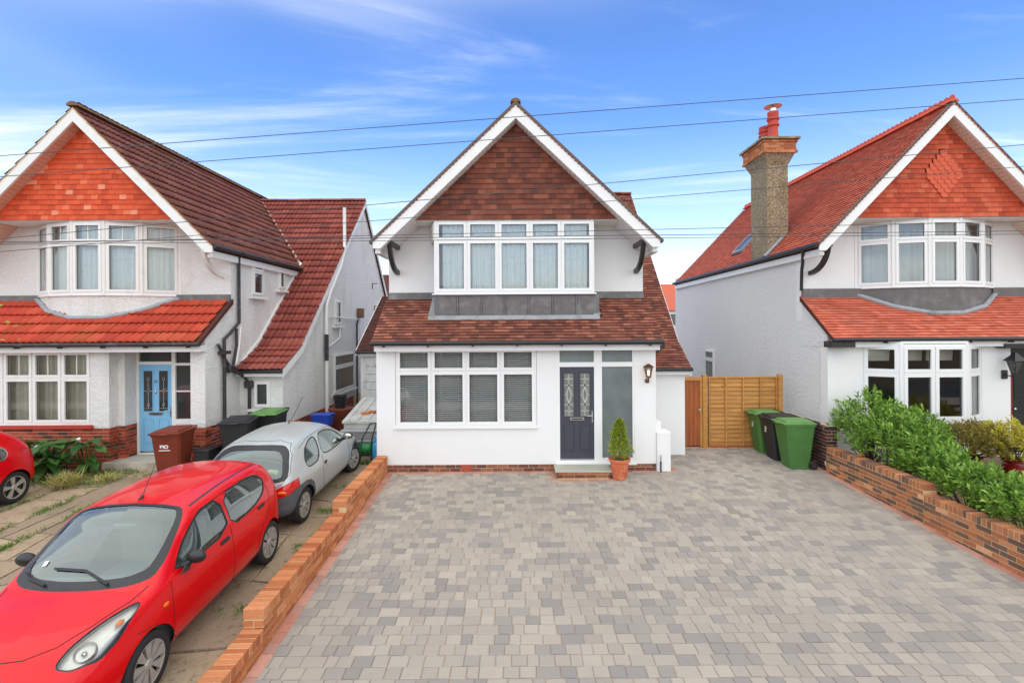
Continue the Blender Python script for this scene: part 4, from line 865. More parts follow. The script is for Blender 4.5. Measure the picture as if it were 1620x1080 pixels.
# ============================================================ right house (white, terracotta gable with fish-scale diamond)
HR = thing('detached_house', 'white gabled house with terracotta gable bearing a fish-scale diamond and a tall chimney', 'house', (10.07, .66, 0), 0, 'gabled houses in the row')
MT = dict(barge='upvc', soffit='soffit_beige', gutter='black', bracket='black_wood', wall='render')
cx, yf = 10.07, .66
D = shell(HR, cx, yf, 8.22, 5.64, MT, yback=11.3)
dia = [(cx - .02 - .42, 6.66), (cx - .02, 6.11), (cx - .02 + .42, 6.66), (cx - .02, 7.21)]
place('wall_tile', D['gable'], 'gable_right', tiles('gable_right', (0, D['yg'] - .004, 0), (1, 0, 0), (0, 0, 1), cx - D['half'], cx + D['half'], 5.63, 8.06, .165, .1145, D['gclips'], holes=[dia], over=.02, hb=.026, ht=.008, seed=24))
it = []; sc = [(.08 * math.cos(t), .08 * math.sin(t)) for t in [math.pi + math.pi * k / 8 for k in range(9)]] + [(.08, .1), (-.08, .1)]; k = len(sc)
me = piece_proto('scale_tile', [(a, b, .03 if b < .05 else .012) for a, b in sc] + [(a, b, 0) for a, b in sc], [tuple(range(k))] + [(i, k + i, k + (i + 1) % k, (i + 1) % k) for i in range(k)], 'ridge_right')
for r in range(10):
    v = 6.16 + r * .105; half_ = .42 * (1 - abs(v + .02 - 6.66) / .55); n = int(round(half_ * 2 / .165)); 
    for j in range(max(n, 1)):
        u = cx - .02 + (j - (max(n, 1) - 1) / 2) * .165; o = Vector((u, D['yg'] - .022, v)); it.append((o, me, Matrix.Translation(o) @ Matrix(((1, 0, 0), (0, 0, 1), (0, -1, 0))).transposed().to_4x4(), None, None))
place('scale_tile', D['gable'], 'ridge_right', it)
pent_tiles(D, 'roof_right', .165, .1, seed=26)
for s in (1, -1): MB().prism([(cx, yf + .06, 8.26), (cx + s * 3.14, yf + .06, 8.26 - 3.14 * D['tan']), (cx + s * 3.14, yf + .06, 8.21 - 3.14 * D['tan']), (cx, yf + .06, 8.21)], (0, .1, 0)).build('verge_tiles', 'verge', HR)
# side slope facing the drive; its far end leans back from the ridge
Ls = 11.3 - (yf + .06); uu = lambda y: 11.3 - y
vch = 1.25
sky_h = [(uu(6.55), .75), (uu(5.85), .75), (uu(5.85), 1.65), (uu(6.55), 1.65)]; ch_h = [(uu(4.25), -.1), (uu(3.22), -.1), (uu(3.22), .62), (uu(4.25), .62)]
slope_tiles(D, -1, 'roof_right', .165, .1, yf + .06, 11.3, holes=[sky_h, ch_h], seed=28); slope_tiles(D, 1, 'roof_right', .165, .1, yf + .06, yf + 1.05, seed=29)
ridge(HR, cx, 8.22, yf + .06, 11.2, 'ridge_right', r=.1, l=.3, crest=True)
th = math.atan(D['tan']); Vs = Vector((D['c'], 0, D['s'])); Ns = Vector((-D['s'], 0, D['c'])); Es = Vector((cx - 3.1, 0, D['ZA'] - 3.1 * D['tan']))
def on_slope(y, v, h): return Es + Vs * v + Ns * h + Vector((0, y, 0))
sk = MB()
for y0_, y1_, v0_, v1_ in ((5.85, 6.55, .75, .83), (5.85, 6.55, 1.57, 1.65), (5.85, 5.93, .83, 1.57), (6.47, 6.55, .83, 1.57)):
    sk.add([on_slope(y, v, h) for h in (0, .09) for v in (v0_, v1_) for y in (y0_, y1_)], [(0, 2, 3, 1), (4, 5, 7, 6), (0, 1, 5, 4), (2, 6, 7, 3), (0, 4, 6, 2), (1, 3, 7, 5)])
sko = sk.build('skylight', 'lead_pale', HR); MB().add([on_slope(5.93, .83, .07), on_slope(6.47, .83, .07), on_slope(6.47, 1.57, .07), on_slope(5.93, 1.57, .07)], [(0, 1, 2, 3)]).build('pane', 'dark_glass', sko)
# walls
wall_holes(MB(), .66, .91, 7.07, 13.1, -.05, 2.74, [(7.9, 10.6, .93, 2.67), (11.25, 12.25, .15, 2.72)]).build('front_wall', 'render', HR)
wall_holes(MB(), 1.66, 1.91, 7.07, 13.1, 3.2, 5.66, [(8.55, 11.75, 3.2, 5.6), (7.07, 8.17, 4.9, 5.66), (11.97, 13.1, 4.9, 5.66)]).build('upper_wall', 'render', HR)
side(7.076, .66, 11.3).build('side_wall', 'rough_right', HR); side(12.9, .66, 11.3).build('side_wall', 'rough_right', HR)
for x in (7.065, 12.9): MB().prism([(x, .665, 2.6), (x, .66, 2.86), (x, 1.64, pent_z(.66, 1.64) - .12), (x, 1.64, 2.6)], (.2, 0, 0)).build('cheek_wall', 'rough_right', HR)
MB().box(7.07, 13.1, 11.3, 11.5, 0, 5.2).build('rear_wall', 'rough_right', HR); MB().prism([(7.1, 11.1, 5.05), (13.0, 11.1, 5.05), (cx, 11.1, 8.03)], (0, .19, 0)).build('rear_gable', 'rough_right', HR)
interior(HR, 7.4, 10.9, .95, 4.6); interior(HR, 8.2, 12.2, 1.95, 4.6, 3.2, 5.6)
bow = arc_pts(8.42, 11.84, 1.66, .62, 5)
window(HR, [(bow[k], bow[k + 1], 1) for k in range(5)], 4.02, 5.62, 5.12, glass='glass_hi', name='bow_window', sill=.03, fw=.06)
for p in bow: MB().lathe([(.05, 4.0), (.05, 5.62)], (p[0], p[1] + .02, 0), 8).build('corner_post', 'upvc', HR)
f = bow_apron(HR, bow, 1.66, 3.99, 'lead', .66); MB().tube(f, .06, 8).build('flashing', 'lead_pale', HR, True)
for xa, xb in ((7.05, 8.5), (11.76, 13.1)): MB().box(xa, xb, 1.58, 1.658, 3.76, 4.0).build('flashing', 'lead', HR)
curtain('grey-green net curtain behind upper bow window of the terracotta-gabled house', [(x * .97 + .3, y + .5) for x, y in bow], 4.05, 5.58, amp=.03, wl=.2, seed=12)
bay = [(7.85, .68), (8.5, .33), (9.97, .33), (10.6, .68)]
window(HR, [(bay[0], bay[1], 1), (bay[1], bay[2], 2), (bay[2], bay[3], 1)], .93, 2.67, 2.02, name='bay_window', sill=.02, fw=.06, cw=.065)
for x_ in (8.5, 9.97): MB().lathe([(.05, .93), (.05, 2.67)], (x_, .36, 0), 8).build('corner_post', 'upvc', HR)
MB().prism([(7.85, .7, 2.66), (8.5, .33, 2.66), (9.97, .33, 2.66), (10.6, .7, 2.66)], (0, 0, .07)).build('bay_head', 'upvc', HR)
MB().prism([(7.65, .668, .80), (8.45, .2, .80), (10.02, .2, .80), (10.85, .668, .80)], (0, 0, .1)).build('bay_sill', 'black_wood', HR)
MB().prism([(7.85, .668, -.05), (8.5, .33, -.05), (9.97, .33, -.05), (10.6, .668, -.05)], (0, 0, .848)).build('bay_wall', 'render', HR)
for k, (a, b) in enumerate(((7.98, 8.46), (8.6, 9.2), (9.3, 9.9))):
    bl = MB()
    for j in range(3): bl.box(a, b, .62 + j * .01, .63 + j * .01, 2.28 - j * .0 + (2 - j) * .1, 2.42 + (2 - j) * .1)
    one(bl, 'roman_blind', 'curtain_cream', ['raised cream roman blind in the angled pane towards the driveway', 'raised cream roman blind in the flat bay pane nearer the driveway', 'raised cream roman blind in the flat bay pane nearer the black door'][k], 'blind', 'roman blinds in the bay window')
MB().box(6.98, 7.5, .36, .66, 2.60, 2.74).build('beam_end', 'black_wood', HR); MB().box(10.9, 13.1, .42, .658, 2.56, 2.66).build('beam_end', 'black_wood', HR)
M['black_door'] = plain('black_door', (.02, .02, .022, 1), .3, .1, 6); M['red_trim'] = plain('red_trim', rgb(150, 30, 34), .5, .05)
MB().box(11.25, 11.28, .655, .8, .15, 2.3).build('door_trim', 'red_trim', HR); d = MB().box(11.28, 12.2, .74, .79, .15, 2.25).build('door', 'black_door', HR)
MB().ball((11.38, .70, 1.15), .035, .035, .035).build('knob', 'chrome', d, True); MB().cbox(11.4, 11.75, .73, .745, 1.4, 2.0, .005).cbox(11.4, 11.75, .73, .745, .4, 1.0, .005).build('panel', 'black_door', d)
MB().add([(11.25, .74, 2.28), (12.25, .74, 2.28), (12.25, .74, 2.72), (11.25, .74, 2.72)], [(0, 1, 2, 3)]).build('fanlight', 'dark_glass', HR)
lr = thing('wall_lantern', 'black iron lantern on bracket beside the black door', 'lantern', (11.1, .66, 1.95))
MB().cbox(11.03, 11.15, .62, .658, 1.85, 2.05, .005).tube([(11.09, .63, 1.95), (11.09, .5, 1.92), (11.09, .42, 1.98)], .013, 6).build('arm', 'black', lr)
for k in range(4):
    a = math.pi / 4 + math.pi / 2 * k; MB().tube([(11.09 + .06 * math.cos(a), .4 + .06 * math.sin(a), 2.0), (11.09 + .14 * math.cos(a), .4 + .14 * math.sin(a), 2.28)], .008, 5).build('cage_bar', 'black', lr)
MB().lathe([(.19, 2.27), (.2, 2.28), (.08, 2.4), (.03, 2.46)], (11.09, .4, 0), 4).build('cap', 'black', lr); MB().lathe([(.07, 1.985), (.07, 2.0)], (11.09, .4, 0), 4).build('base', 'black', lr); MB().lathe([(.058, 2.0), (.135, 2.27)], (11.09, .4, 0), 4).build('lantern_glass', 'glass', lr)
small_window(HR, (7.055, 7.95), (7.055, 7.1), 1.0, 2.2, 1.85, 'upvc', 'frost', sill=False)
MB().tube([(6.93, 1.35, 4.98), (6.95, 1.4, 4.88), (7.0, 1.5, 4.72), (7.0, 1.5, 4.62), (7.02, 1.58, 4.45), (7.02, 1.6, 3.95)], .038, 10).build('downpipe', 'black', HR, True)
# chimney on the eaves
qn = NM('pebble_dash'); c_n = qn.noise(26, 5, .7); cc = qn.mix(qn.rng(c_n, .38, .62), rgb(98, 86, 66), rgb(186, 170, 140)); cc = qn.mix(qn.rng(qn.noise(2.2, 5, .6), .5, .7, 0, .7), cc, rgb(108, 96, 68)); qn.col(cc); qn.set(Roughness=.95); qn.bump(c_n, .9, .03); M['stack'] = qn.m
chim = MB(); x0, x1, y0, y1 = 7.03, 7.62, 3.26, 4.21
chim.box(x0, x1, y0, y1, 4.9, 7.55)
lv = [(0, 7.55), (.0, 7.6), (.14, 7.92)]
for (a, za), (b, zb) in zip(lv, lv[1:]): chim.add([(x0 - a, y0 - a, za), (x1 + a, y0 - a, za), (x1 + a, y1 + a, za), (x0 - a, y1 + a, za), (x0 - b, y0 - b, zb), (x1 + b, y0 - b, zb), (x1 + b, y1 + b, zb), (x0 - b, y1 + b, zb)], [(0, 1, 5, 4), (1, 2, 6, 5), (2, 3, 7, 6), (3, 0, 4, 7)])
ch = chim.build('chimney', 'stack', HR, recalc=False)
MB().box(x0 - .15, x1 + .15, y0 - .15, y1 + .15, 7.9, 8.27).build('chimney_head', 'mortar_pale', ch)
it = []
for r, o_ in enumerate((.185, .16, .16, .16, .185)):
    z_ = 7.905 + r * .072
    brick_course(it, 'brick_new', (x0 - o_, y0 - o_, 0), (1, 0, 0), (0, -1, 0), x1 - x0 + 2 * o_, z_, start=.11 * (r % 2), h=.062); brick_course(it, 'brick_new', (x0 - o_, y1 + o_, 0), (0, -1, 0), (-1, 0, 0), y1 - y0 + 2 * o_, z_, start=.11 - .11 * (r % 2), h=.062)
place('brick', ch, 'brick_red', it); MB().box(x0 - .24, x1 + .24, y0 - .24, y1 + .24, 8.27, 8.33).build('chimney_cap', 'stack', ch)
M['pot'] = plain('red_clay_pot', rgb(190, 70, 56), .6, .1, 8)
for yy, h, cowl in ((y0 + .22, .85, True), (y1 - .24, .62, False)):
    p = MB().lathe([(.17, 0), (.15, .05), (.13, h * .45), (.13, h * .5), (.165, h * .53), (.165, h * .6), (.135, h * .63), (.135, h * .7), (.165, h * .73), (.165, h * .8), (.135, h * .83), (.15, h * .9), (.15, h)], ((x0 + x1) / 2, yy, 8.33), 18).build('chimney_pot', 'pot', ch, True)
    if cowl: MB().lathe([(.1, h), (.1, h + .1), (.02, h + .1), (.02, h + .16), (.24, h + .16), (.2, h + .2), (.02, h + .24)], ((x0 + x1) / 2, yy, 8.33), 18).build('chimney_cowl', 'chrome', ch, True)
fl = [on_slope(y0 - .05, .0, .06), on_slope(y0 - .05, .75, .06)]; MB().tube(fl, .05, 6).build('flashing', 'lead_pale', HR)
# rooftop aerial behind the far verge
ae = thing('television_aerial', 'thin metal television aerial above the terracotta-gabled roof', 'aerial', (12.0, 3.5, 6.4))
AX, AY, AZ = 12.35, 3.2, 7.35
MB().tube([(AX, AY, AZ - 1.4), (AX, AY, AZ)], .02, 6).build('mast', 'black_worn', ae); MB().tube([(AX + .45, AY, AZ - .22), (AX + .35, AY + .2, AZ + .5)], .012, 5).build('boom', 'chrome', ae); MB().tube([(AX, AY, AZ - .1), (AX + .4, AY + .1, AZ + .1)], .018, 5).build('clamp', 'black', ae)
for k in range(9):
    t = k / 8; b = Vector((AX + .45 - .1 * t, AY + .2 * t, AZ - .22 + .72 * t)); MB().tube([b - Vector((.22, 0, -.0)), b + Vector((.28, 0, .06))], .006, 4).build('element', 'chrome', ae)
# ============================================================ brick boundary walls
def boundary_wall(name, label, x_of, y_start, sections, N, th, mat, mort, group):
    root = thing(name, label, 'wall', (x_of(y_start) , y_start, 0), 0, group); it = []; cop = []; rd = random.Random(9); core = MB(); y = y_start
    for y_end, top in sections:
        a = Vector((x_of(y), y, 0)); b = Vector((x_of(y_end), y_end, 0)); u = (b - a).normalized(); n = Vector((-u.y, u.x, 0)); n = n if n.dot(Vector(N)) > 0 else -n; L = (b - a).length
        core.obox(a, u, -n, .006, L - .006, .006, th - .006, gz(y_end) - .1, top - .108)
        core.obox(a, u, -n, .02, L - .02, .005, th - .005, top - .109, top - .007)
        k = 0; z = top - .1125 - .065
        while z > min(gz(y), gz(y_end)) - .08:
            st = .1125 * (k % 2)
            brick_course(it, mat, a, u, n, L, z, start=st, rd=rd, dep=.1); brick_course(it, mat, b - n * th, -u, -n, L, z, start=.1125 - st, rd=rd, dep=.1)
            z -= .075; k += 1
        m = int(round(L / .0755)); p = L / m; vs = [(x, yy, zz) for zz in (0, .1025) for yy in (0, th + .006) for x in (0, p - .0095)]
        bm = MB().cbox(0, p - .013, 0, th + .006, 0, .1025, .004); me = piece_proto('coping_brick', bm.v, bm.f, mat)
        for j in range(m):
            o = a + u * (j * p + .004) + n * (.003 + rd.uniform(-.003, .003)) + Vector((0, 0, top - .1025 + rd.uniform(-.002, .002))); cop.append((o, me, Matrix.Translation(o) @ Matrix((u, -n, Vector((0, 0, 1)))).transposed().to_4x4(), None, None))
        y = y_end
    core.build('mortar_core', mort, root); place('brick', root, mat, it); place('coping_brick', root, mat, cop)
    return root
boundary_wall('brick_wall', 'low stepped wall of clean orange brick along the cars', xl, -.02, [(-2.74, .36), (-5.40, .17), (-7.4, -.03)], (1, 0, 0), .215, 'brick_new', 'mortar', 'low brick boundary walls')
boundary_wall('brick_wall', 'low stepped wall of mixed red and dark brick below the laurel shrubs', lambda y: xr(y) + .004, -.12, [(-2.6, .52), (-7.4, .36)], (-1, 0, 0), .215, 'brick_mix', 'mortar', 'low brick boundary walls')
ow = thing('brick_wall', 'old sooty brick wall stub behind the wheelie bins', 'wall', (6.65, .6, 0)); it = []
MB().box(6.565, 6.775, -.1, 2.2, -.05, .92).build('mortar_core', 'mortar_pale', ow)
for r in range(13):
    e = 0 if r < 10 else (r - 9) * .04
    brick_course(it, 'brick_dark', (6.556, 2.2, 0), (0, -1, 0), (-1, 0, 0), 2.3 - e, -.04 + r * .075, start=.1125 * (r % 2)); brick_course(it, 'brick_dark', (6.56, -.106, 0), (1, 0, 0), (0, -1, 0), .215, -.04 + r * .075, start=.1125 * (r % 2))
place('brick', ow, 'brick_dark', it)
MB().ball((6.60, -.1, .3), .055, .03, .14).ball((6.57, -.1, .16), .06, .03, .08).build('mortar_patch', 'mortar_pale', ow, True)
# ============================================================ fence and gate
def wood(name, c1, c2, knots):
    q = NM(name); n = q.noise(2.2, 6, .6, .6, stretch=(7, 7, .6) if knots == 'v' else (.8, 7, 8))
    r = q.rnd(); c = q.mix(q.rng(n, .3, .7), c1, c2); c = q.val(c, q.rng(r, 0, 1, .86, 1.12)); c = q.mix(q.rng(q.noise(9, 2, .5), .68, .74, 0, .8), c, rgb(110, 60, 25)); q.col(c); q.set(Roughness=.7); q.bump(n, .3, .006); return q.m
M['fence_wood'] = wood('golden_fence_wood', rgb(200, 146, 76), rgb(168, 112, 52), 'h'); M['gate_wood'] = wood('red_brown_gate_wood', rgb(182, 104, 50), rgb(140, 70, 34), 'v')
FY = 1.68; fz = gz(FY)
fe = thing('timber_fence', 'golden overlapping timber fence panel between gate post and white wall', 'fence', (5.5, FY, fz))
sm = MB().prism([(0, -.034, -.005), (0, .0, .118), (0, .010, .118), (0, -.022, -.005)], (1.72, 0, 0)); me = piece_proto('slat', sm.v, sm.f, 'fence_wood'); rd = random.Random(4); it = []
for k in range(16): o = Vector((4.72, FY + rd.uniform(-.003, .003), fz + .05 + k * .1045)); it.append((o, me, Matrix.Translation(o) @ Matrix.Rotation(rd.uniform(-.002, .002), 4, 'Y'), None, None))
place('slat', fe, 'fence_wood', it)
for x in (4.72, 5.13, 5.56, 5.99, 6.39): MB().box(x, x + .035, FY - .062, FY - .030, fz + .03, fz + 1.74).build('batten', 'fence_wood', fe)
MB().box(4.70, 6.44, FY - .045, FY + .015, fz + 1.72, fz + 1.75).build('top_rail', 'fence_wood', fe); MB().box(4.70, 6.44, FY - .03, FY + .02, fz + .0, fz + .07).build('gravel_board', 'gate_wood', fe)
for x, lb in ((4.57, 'square timber post between the plank gate and slatted fence panel'), (6.445, 'square timber post at the fence end against the white wall')):
    one(MB().cbox(x, x + .115, FY - .07, FY + .045, fz - .05, fz + 1.80, .008), 'fence_post', 'fence_wood', lb, 'post', 'timber fence posts')
ga = thing('gate', 'narrow red-brown plank gate beside the white wing wall', 'gate', (4.3, FY, fz)); me = None; it = []
for k in range(5): MB().cbox(4.04 + k * .104, 4.04 + k * .104 + .1, FY - .012, FY + .01, fz + .04, fz + 1.72, .004).build('plank', 'gate_wood', ga)
MB().box(4.02, 4.565, FY - .04, FY - .013, fz + 1.66, fz + 1.75).build('top_rail', 'fence_wood', ga); MB().box(4.51, 4.565, FY - .04, FY - .013, fz + .03, fz + 1.66).box(4.02, 4.06, FY - .04, FY - .013, fz + .03, fz + 1.66).build('stile', 'fence_wood', ga)
MB().lathe([(.035, 0), (.035, .01), (.012, .015), (.012, .035), (.03, .045), (.02, .065)], (4.50, FY - .035, fz + .92), 12, (0, -1, 0)).build('knob', 'chrome', ga, True)
# ============================================================ wheelie bins
for n_, c_ in (('bin_green', rgb(72, 116, 58)), ('bin_black', (.022, .022, .024, 1)), ('bin_brown', rgb(118, 48, 30)), ('bin_lid_green', rgb(98, 140, 76))): M[n_] = plain(n_, c_, .5, .12, 5, .1, 60, dirt=tuple(min(1, x * 1.6 + .02) for x in c_[:3]) + (1,), dscale=3.5, drange=(.58, .85))
M['sticker'] = plain('white_print', (.78, .78, .76, 1), .5, .03)
def bin_(label, loc, rz, mat, lid, logo=True, scale=1., rear_lid=None):
    b = thing('wheelie_bin', label, 'bin', loc, rz, 'wheelie bins'); b.scale = (scale,) * 3
    m = MB(); lv = [(.0, .225, -.20, .235), (.10, .228, -.21, .24), (.70, .27, -.29, .30), (.94, .285, -.325, .33), (.945, .30, -.345, .345), (1.0, .30, -.35, .345)]
    for z, hw, yf_, yb_ in lv:
        c = .045; m.v += [(-hw + c, yf_, z), (hw - c, yf_, z), (hw, yf_ + c, z), (hw, yb_ - c, z), (hw - c, yb_, z), (-hw + c, yb_, z), (-hw, yb_ - c, z), (-hw, yf_ + c, z)]
    for i in range(len(lv) - 1): m.f += [(i * 8 + j, i * 8 + (j + 1) % 8, i * 8 + 8 + (j + 1) % 8, i * 8 + 8 + j) for j in range(8)]
    m.f.append(tuple(range(7, -1, -1))); m.build('body', mat, b, local=True)
    l = MB(); l.cbox(-.31, .31, -.39, .33, .99, 1.025, .012, 2); l.cbox(-.25, .25, -.31, .30, 1.0, 1.065, .028, 2)
    lo = l.build('lid', lid, b, True, local=True); MB().cbox(-.09, .09, -.42, -.38, .985, 1.01, .008).build('lid_grip', lid, lo, local=True); MB().cbox(-.2, .2, -.24, .18, 1.062, 1.07, .003).build('lid_panel', lid, lo, local=True)
    MB().tube([(-.29, .345, .985), (-.29, .40, 1.03), (.29, .40, 1.03), (.29, .345, .985)], .016, 8).build('handle', 'black' if mat != 'bin_brown' else 'bin_brown', b, True, local=True)
    for s in (-1, 1):
        w = MB().lathe([(.02, -.025), (.09, -.025), (.10, -.012), (.10, .012), (.09, .025), (.02, .025)], (s * .27, .27, .10), 18, (1, 0, 0)).build('wheel', 'black', b, True, local=True); MB().lathe([(.0001, -.028), (.055, -.028), (.055, .028), (.0001, .028)], (s * .27, .27, .10), 12, (1, 0, 0)).build('hub', 'black_worn', w, local=True)
    MB().tube([(-.27, .27, .10), (.27, .27, .10)], .012, 8).build('axle', 'chrome', b, local=True)
    if logo:
        t = text('BIO', 'sticker', b, (0, 0, 0), .10, name='printed_mark', bold=.006); t.location = (-.03, -.300, .72); t.rotation_euler = (math.pi / 2 - .0, 0, 0) if logo == 1 else (math.pi / 2, -math.pi / 2, 0)
        if logo == 1: MB().box(-.14, .08, -.288, -.28, .635, .652).build('printed_bar', 'sticker', b, local=True)
        t.rotation_euler[0] += .146 if logo == 1 else 0
        t.location.y = -.300
    return b
bin_('green wheelie bin with visible wheel standing nearest the mixed brick boundary wall', (6.05, .22, gz(.22)), R(-90), 'bin_green', 'bin_lid_green', 0, .97)
bin_('black wheelie bin between two green bins', (6.0, .78, gz(.78)), R(-90), 'bin_black', 'bin_black', 2, .95)
bin_('green wheelie bin pushed up against the golden fence', (5.95, 1.32, gz(1.32)), R(-90), 'bin_green', 'bin_lid_green', 2, .93)
bin_('reddish brown wheelie bin in front of the pale blue door', (-7.28, -.22, gz(-.2)), R(8), 'bin_brown', 'bin_brown', 1, .97)
bin_('black wheelie bin beside the silver hatchback', (-6.22, .35, gz(.3)), R(14), 'bin_black', 'bin_black', 0, 1.05)
bin_('green-lidded bin half hidden behind the black bin by downpipe', (-5.98, 1.2, gz(1.2)), R(4), 'bin_black', 'bin_lid_green', 0, 1.04)
bx = thing('recycling_box', 'small black recycling box by the red brick pier', 'box', (-6.72, .05, 0)); MB().cbox(-6.88, -6.56, -.2, .3, 0, .52, .02, 1, (.85, .85)).build('tub', 'bin_black', bx); MB().cbox(-6.9, -6.54, -.22, .32, .50, .545, .01).build('rim', 'black', bx)
# ============================================================ garage, storage box and clutter between the houses
M['garage_grey'] = plain('grey_garage_door', rgb(206, 206, 202), .5, .05, 4, dirt=rgb(150, 146, 138), dscale=3)
GA = thing('garage', 'small garage with pale grey slatted door and brown lean-to roof between the houses', 'garage', (-3.8, 4.0, 0))
MB().box(-4.72, -2.3, 4.1, 9, 0, 2.42).build('wall', 'rough_left', GA); gd = MB().box(-4.62, -2.4, 4.06, 4.1, 0, 2.2).build('garage_door', 'garage_grey', GA)
for k in range(9): MB().cbox(-4.58, -2.44, 4.035, 4.065, .1 + k * .23, .1 + k * .23 + .215, .012).build('door_slat', 'garage_grey', gd)
MB().box(-4.75, -2.3, 3.94, 4.06, 2.24, 2.38).build('fascia', 'garage_grey', GA)
gr = MB().prism([(-4.76, 3.85, 2.42), (-4.76, 6.6, 4.15), (-4.76, 6.6, 4.05), (-4.76, 3.85, 2.34)], (2.6, 0, 0)).build('roof', 'tile_base', GA); Vg = Vector((0, 2.75, 1.73))
place('roof_tile', gr, 'tile_dark', tiles('tile_dark', (-4.76, 3.83, 2.42), (1, 0, 0), Vg, 0, 2.6, 0, Vg.length, .165, .1, seed=31), 120)
MB().prism([(-4.79, 3.85, 2.44), (-4.79, 6.6, 4.17), (-4.79, 6.6, 4.0), (-4.79, 3.85, 2.28)], (.03, 0, 0)).build('bargeboard', 'upvc_old', GA); MB().tube([(-4.78, 3.82, 2.38), (-2.3, 3.82, 2.38)], .045, 8).build('gutter', 'black', GA, True)
MB().prism([(-4.72, 6.6, 2.3), (-4.72, 6.6, 4.05), (-4.72, 9, 2.3)], (2.4, 0, 0)).build('rear_roof', 'tile_base', GA)
M['box_grey'] = plain('grey_plastic', rgb(186, 186, 180), .5, .06, 4, dirt=rgb(140, 138, 130), dscale=3)
SB = thing('storage_box', 'pale grey storage box with sloping ribbed lid beside the garage', 'storage box', (-3.7, 1.9, 0))
MB().prism([(-4.25, 1.35, .05), (-4.25, 1.35, .80), (-4.25, 2.9, 1.13), (-4.25, 2.9, .05)], (1.12, 0, 0)).build('body', 'box_grey', SB); lid = MB().prism([(-4.28, 1.3, .79), (-4.28, 1.3, .84), (-4.28, 2.93, 1.19), (-4.28, 2.93, 1.14)], (1.18, 0, 0)).build('lid', 'box_grey', SB)
for k in range(5): x = -4.2 + k * .25; MB().prism([(x, 1.36, .852), (x, 1.36, .872), (x, 2.88, 1.198), (x, 2.88, 1.178)], (.06, 0, 0)).build('rib', 'box_grey', lid)
M['steel'] = plain('galvanised_steel', rgb(170, 174, 176), .4, .2, 12, metal=.7)
RK = thing('metal_rack', 'low galvanised metal rack in front of the grey storage box', 'rack', (-3.7, 1.2, 0))
for z in (.12, .36, .6): MB().cbox(-4.25, -3.13, 1.08, 1.24, z, z + .07, .01).build('rail', 'steel', RK)
for x in (-4.2, -3.25): MB().cbox(x, x + .05, 1.14, 1.2, 0, .68, .005).build('post', 'steel', RK)
for k, (x, y, z, a, lb) in enumerate(((-3.86, 1.75, .925, .3, 'loose red brick on the grey lid, the one farther from the white house'), (-3.7, 1.82, .94, -.4, 'loose red brick on the grey lid, the one nearer the white house'))):
    o = MB().cbox(-.1, .1, -.05, .05, 0, .065, .005).build('loose_brick', 'brick_new', None, origin=(0, 0, 0)); o.location = (x, y, z); o.rotation_euler = (R(12), 0, a); tag(o, lb, 'brick', 'loose bricks on the storage box')
M['gas_blue'] = plain('blue_gas_bottle', rgb(60, 150, 200), .4, .1, 8); M['mower_green'] = plain('green_plastic', rgb(28, 120, 62), .4, .1, 8); M['crate_blue'] = plain('blue_plastic', rgb(30, 66, 170), .45, .1, 8); M['brown_tub'] = plain('brown_plastic', rgb(110, 56, 40), .55, .12, 8)
gb = thing('gas_bottle', 'light blue gas bottle standing at the white house corner', 'gas bottle', (-3.2, .55, 0)); MB().lathe([(.10, 0), (.12, .03), (.12, .40), (.10, .47), (.05, .52), (.04, .56)], (-3.2, .55, .02), 18).build('bottle', 'gas_blue', gb, True); MB().lathe([(.075, .52), (.08, .54), (.08, .64), (.07, .64)], (-3.2, .55, .02), 14).build('collar', 'gas_blue', gb, True); MB().lathe([(.02, .55), (.02, .62)], (-3.2, .55, .02), 8).build('valve', 'chrome', gb)
mw = thing('hose_reel', 'green hose reel with bent black handle beside the silver hatchback', 'hose reel', (-3.55, .75, 0)); MB().lathe([(.16, -.12), (.2, -.11), (.12, -.08), (.12, .08), (.2, .11), (.16, .12)], (-3.52, .75, .32), 18, (1, .2, 0)).build('reel', 'mower_green', mw, True); MB().tube([(-3.66, .72, .05), (-3.62, .78, .55), (-3.5, 1.0, .85), (-3.36, 1.0, .86), (-3.4, .78, .55), (-3.4, .72, .05)], .018, 8).build('handle', 'black', mw, True)
cr = thing('plastic_crate', 'blue plastic crate against the red brick wall foot', 'crate', (-5.2, 2.6, 0))
MB().cbox(-5.5, -5.0, 2.4, 2.75, .5, .8, .02, 1, (.9, .9)).build('tub', 'crate_blue', cr); MB().cbox(-5.52, -4.98, 2.38, 2.77, .77, .81, .006).build('rim', 'crate_blue', cr); MB().cbox(-5.45, -5.05, 2.42, 2.73, 0, .5, .01).build('stand', 'brown_tub', cr)
tb = thing('water_butt', 'brown tub topped by a black pot near the grey garage', 'tub', (-5.0, 3.5, 0)); MB().lathe([(.26, 0), (.34, .75), (.36, .78), (.36, .82), (.32, .82)], (-5.05, 3.4, 0), 20).build('tub', 'brown_tub', tb, True); MB().lathe([(.15, .82), (.19, 1.15), (.2, 1.18), (.17, 1.18), (.15, 1.1)], (-5.1, 3.45, 0), 16).build('pot', 'black', tb, True)
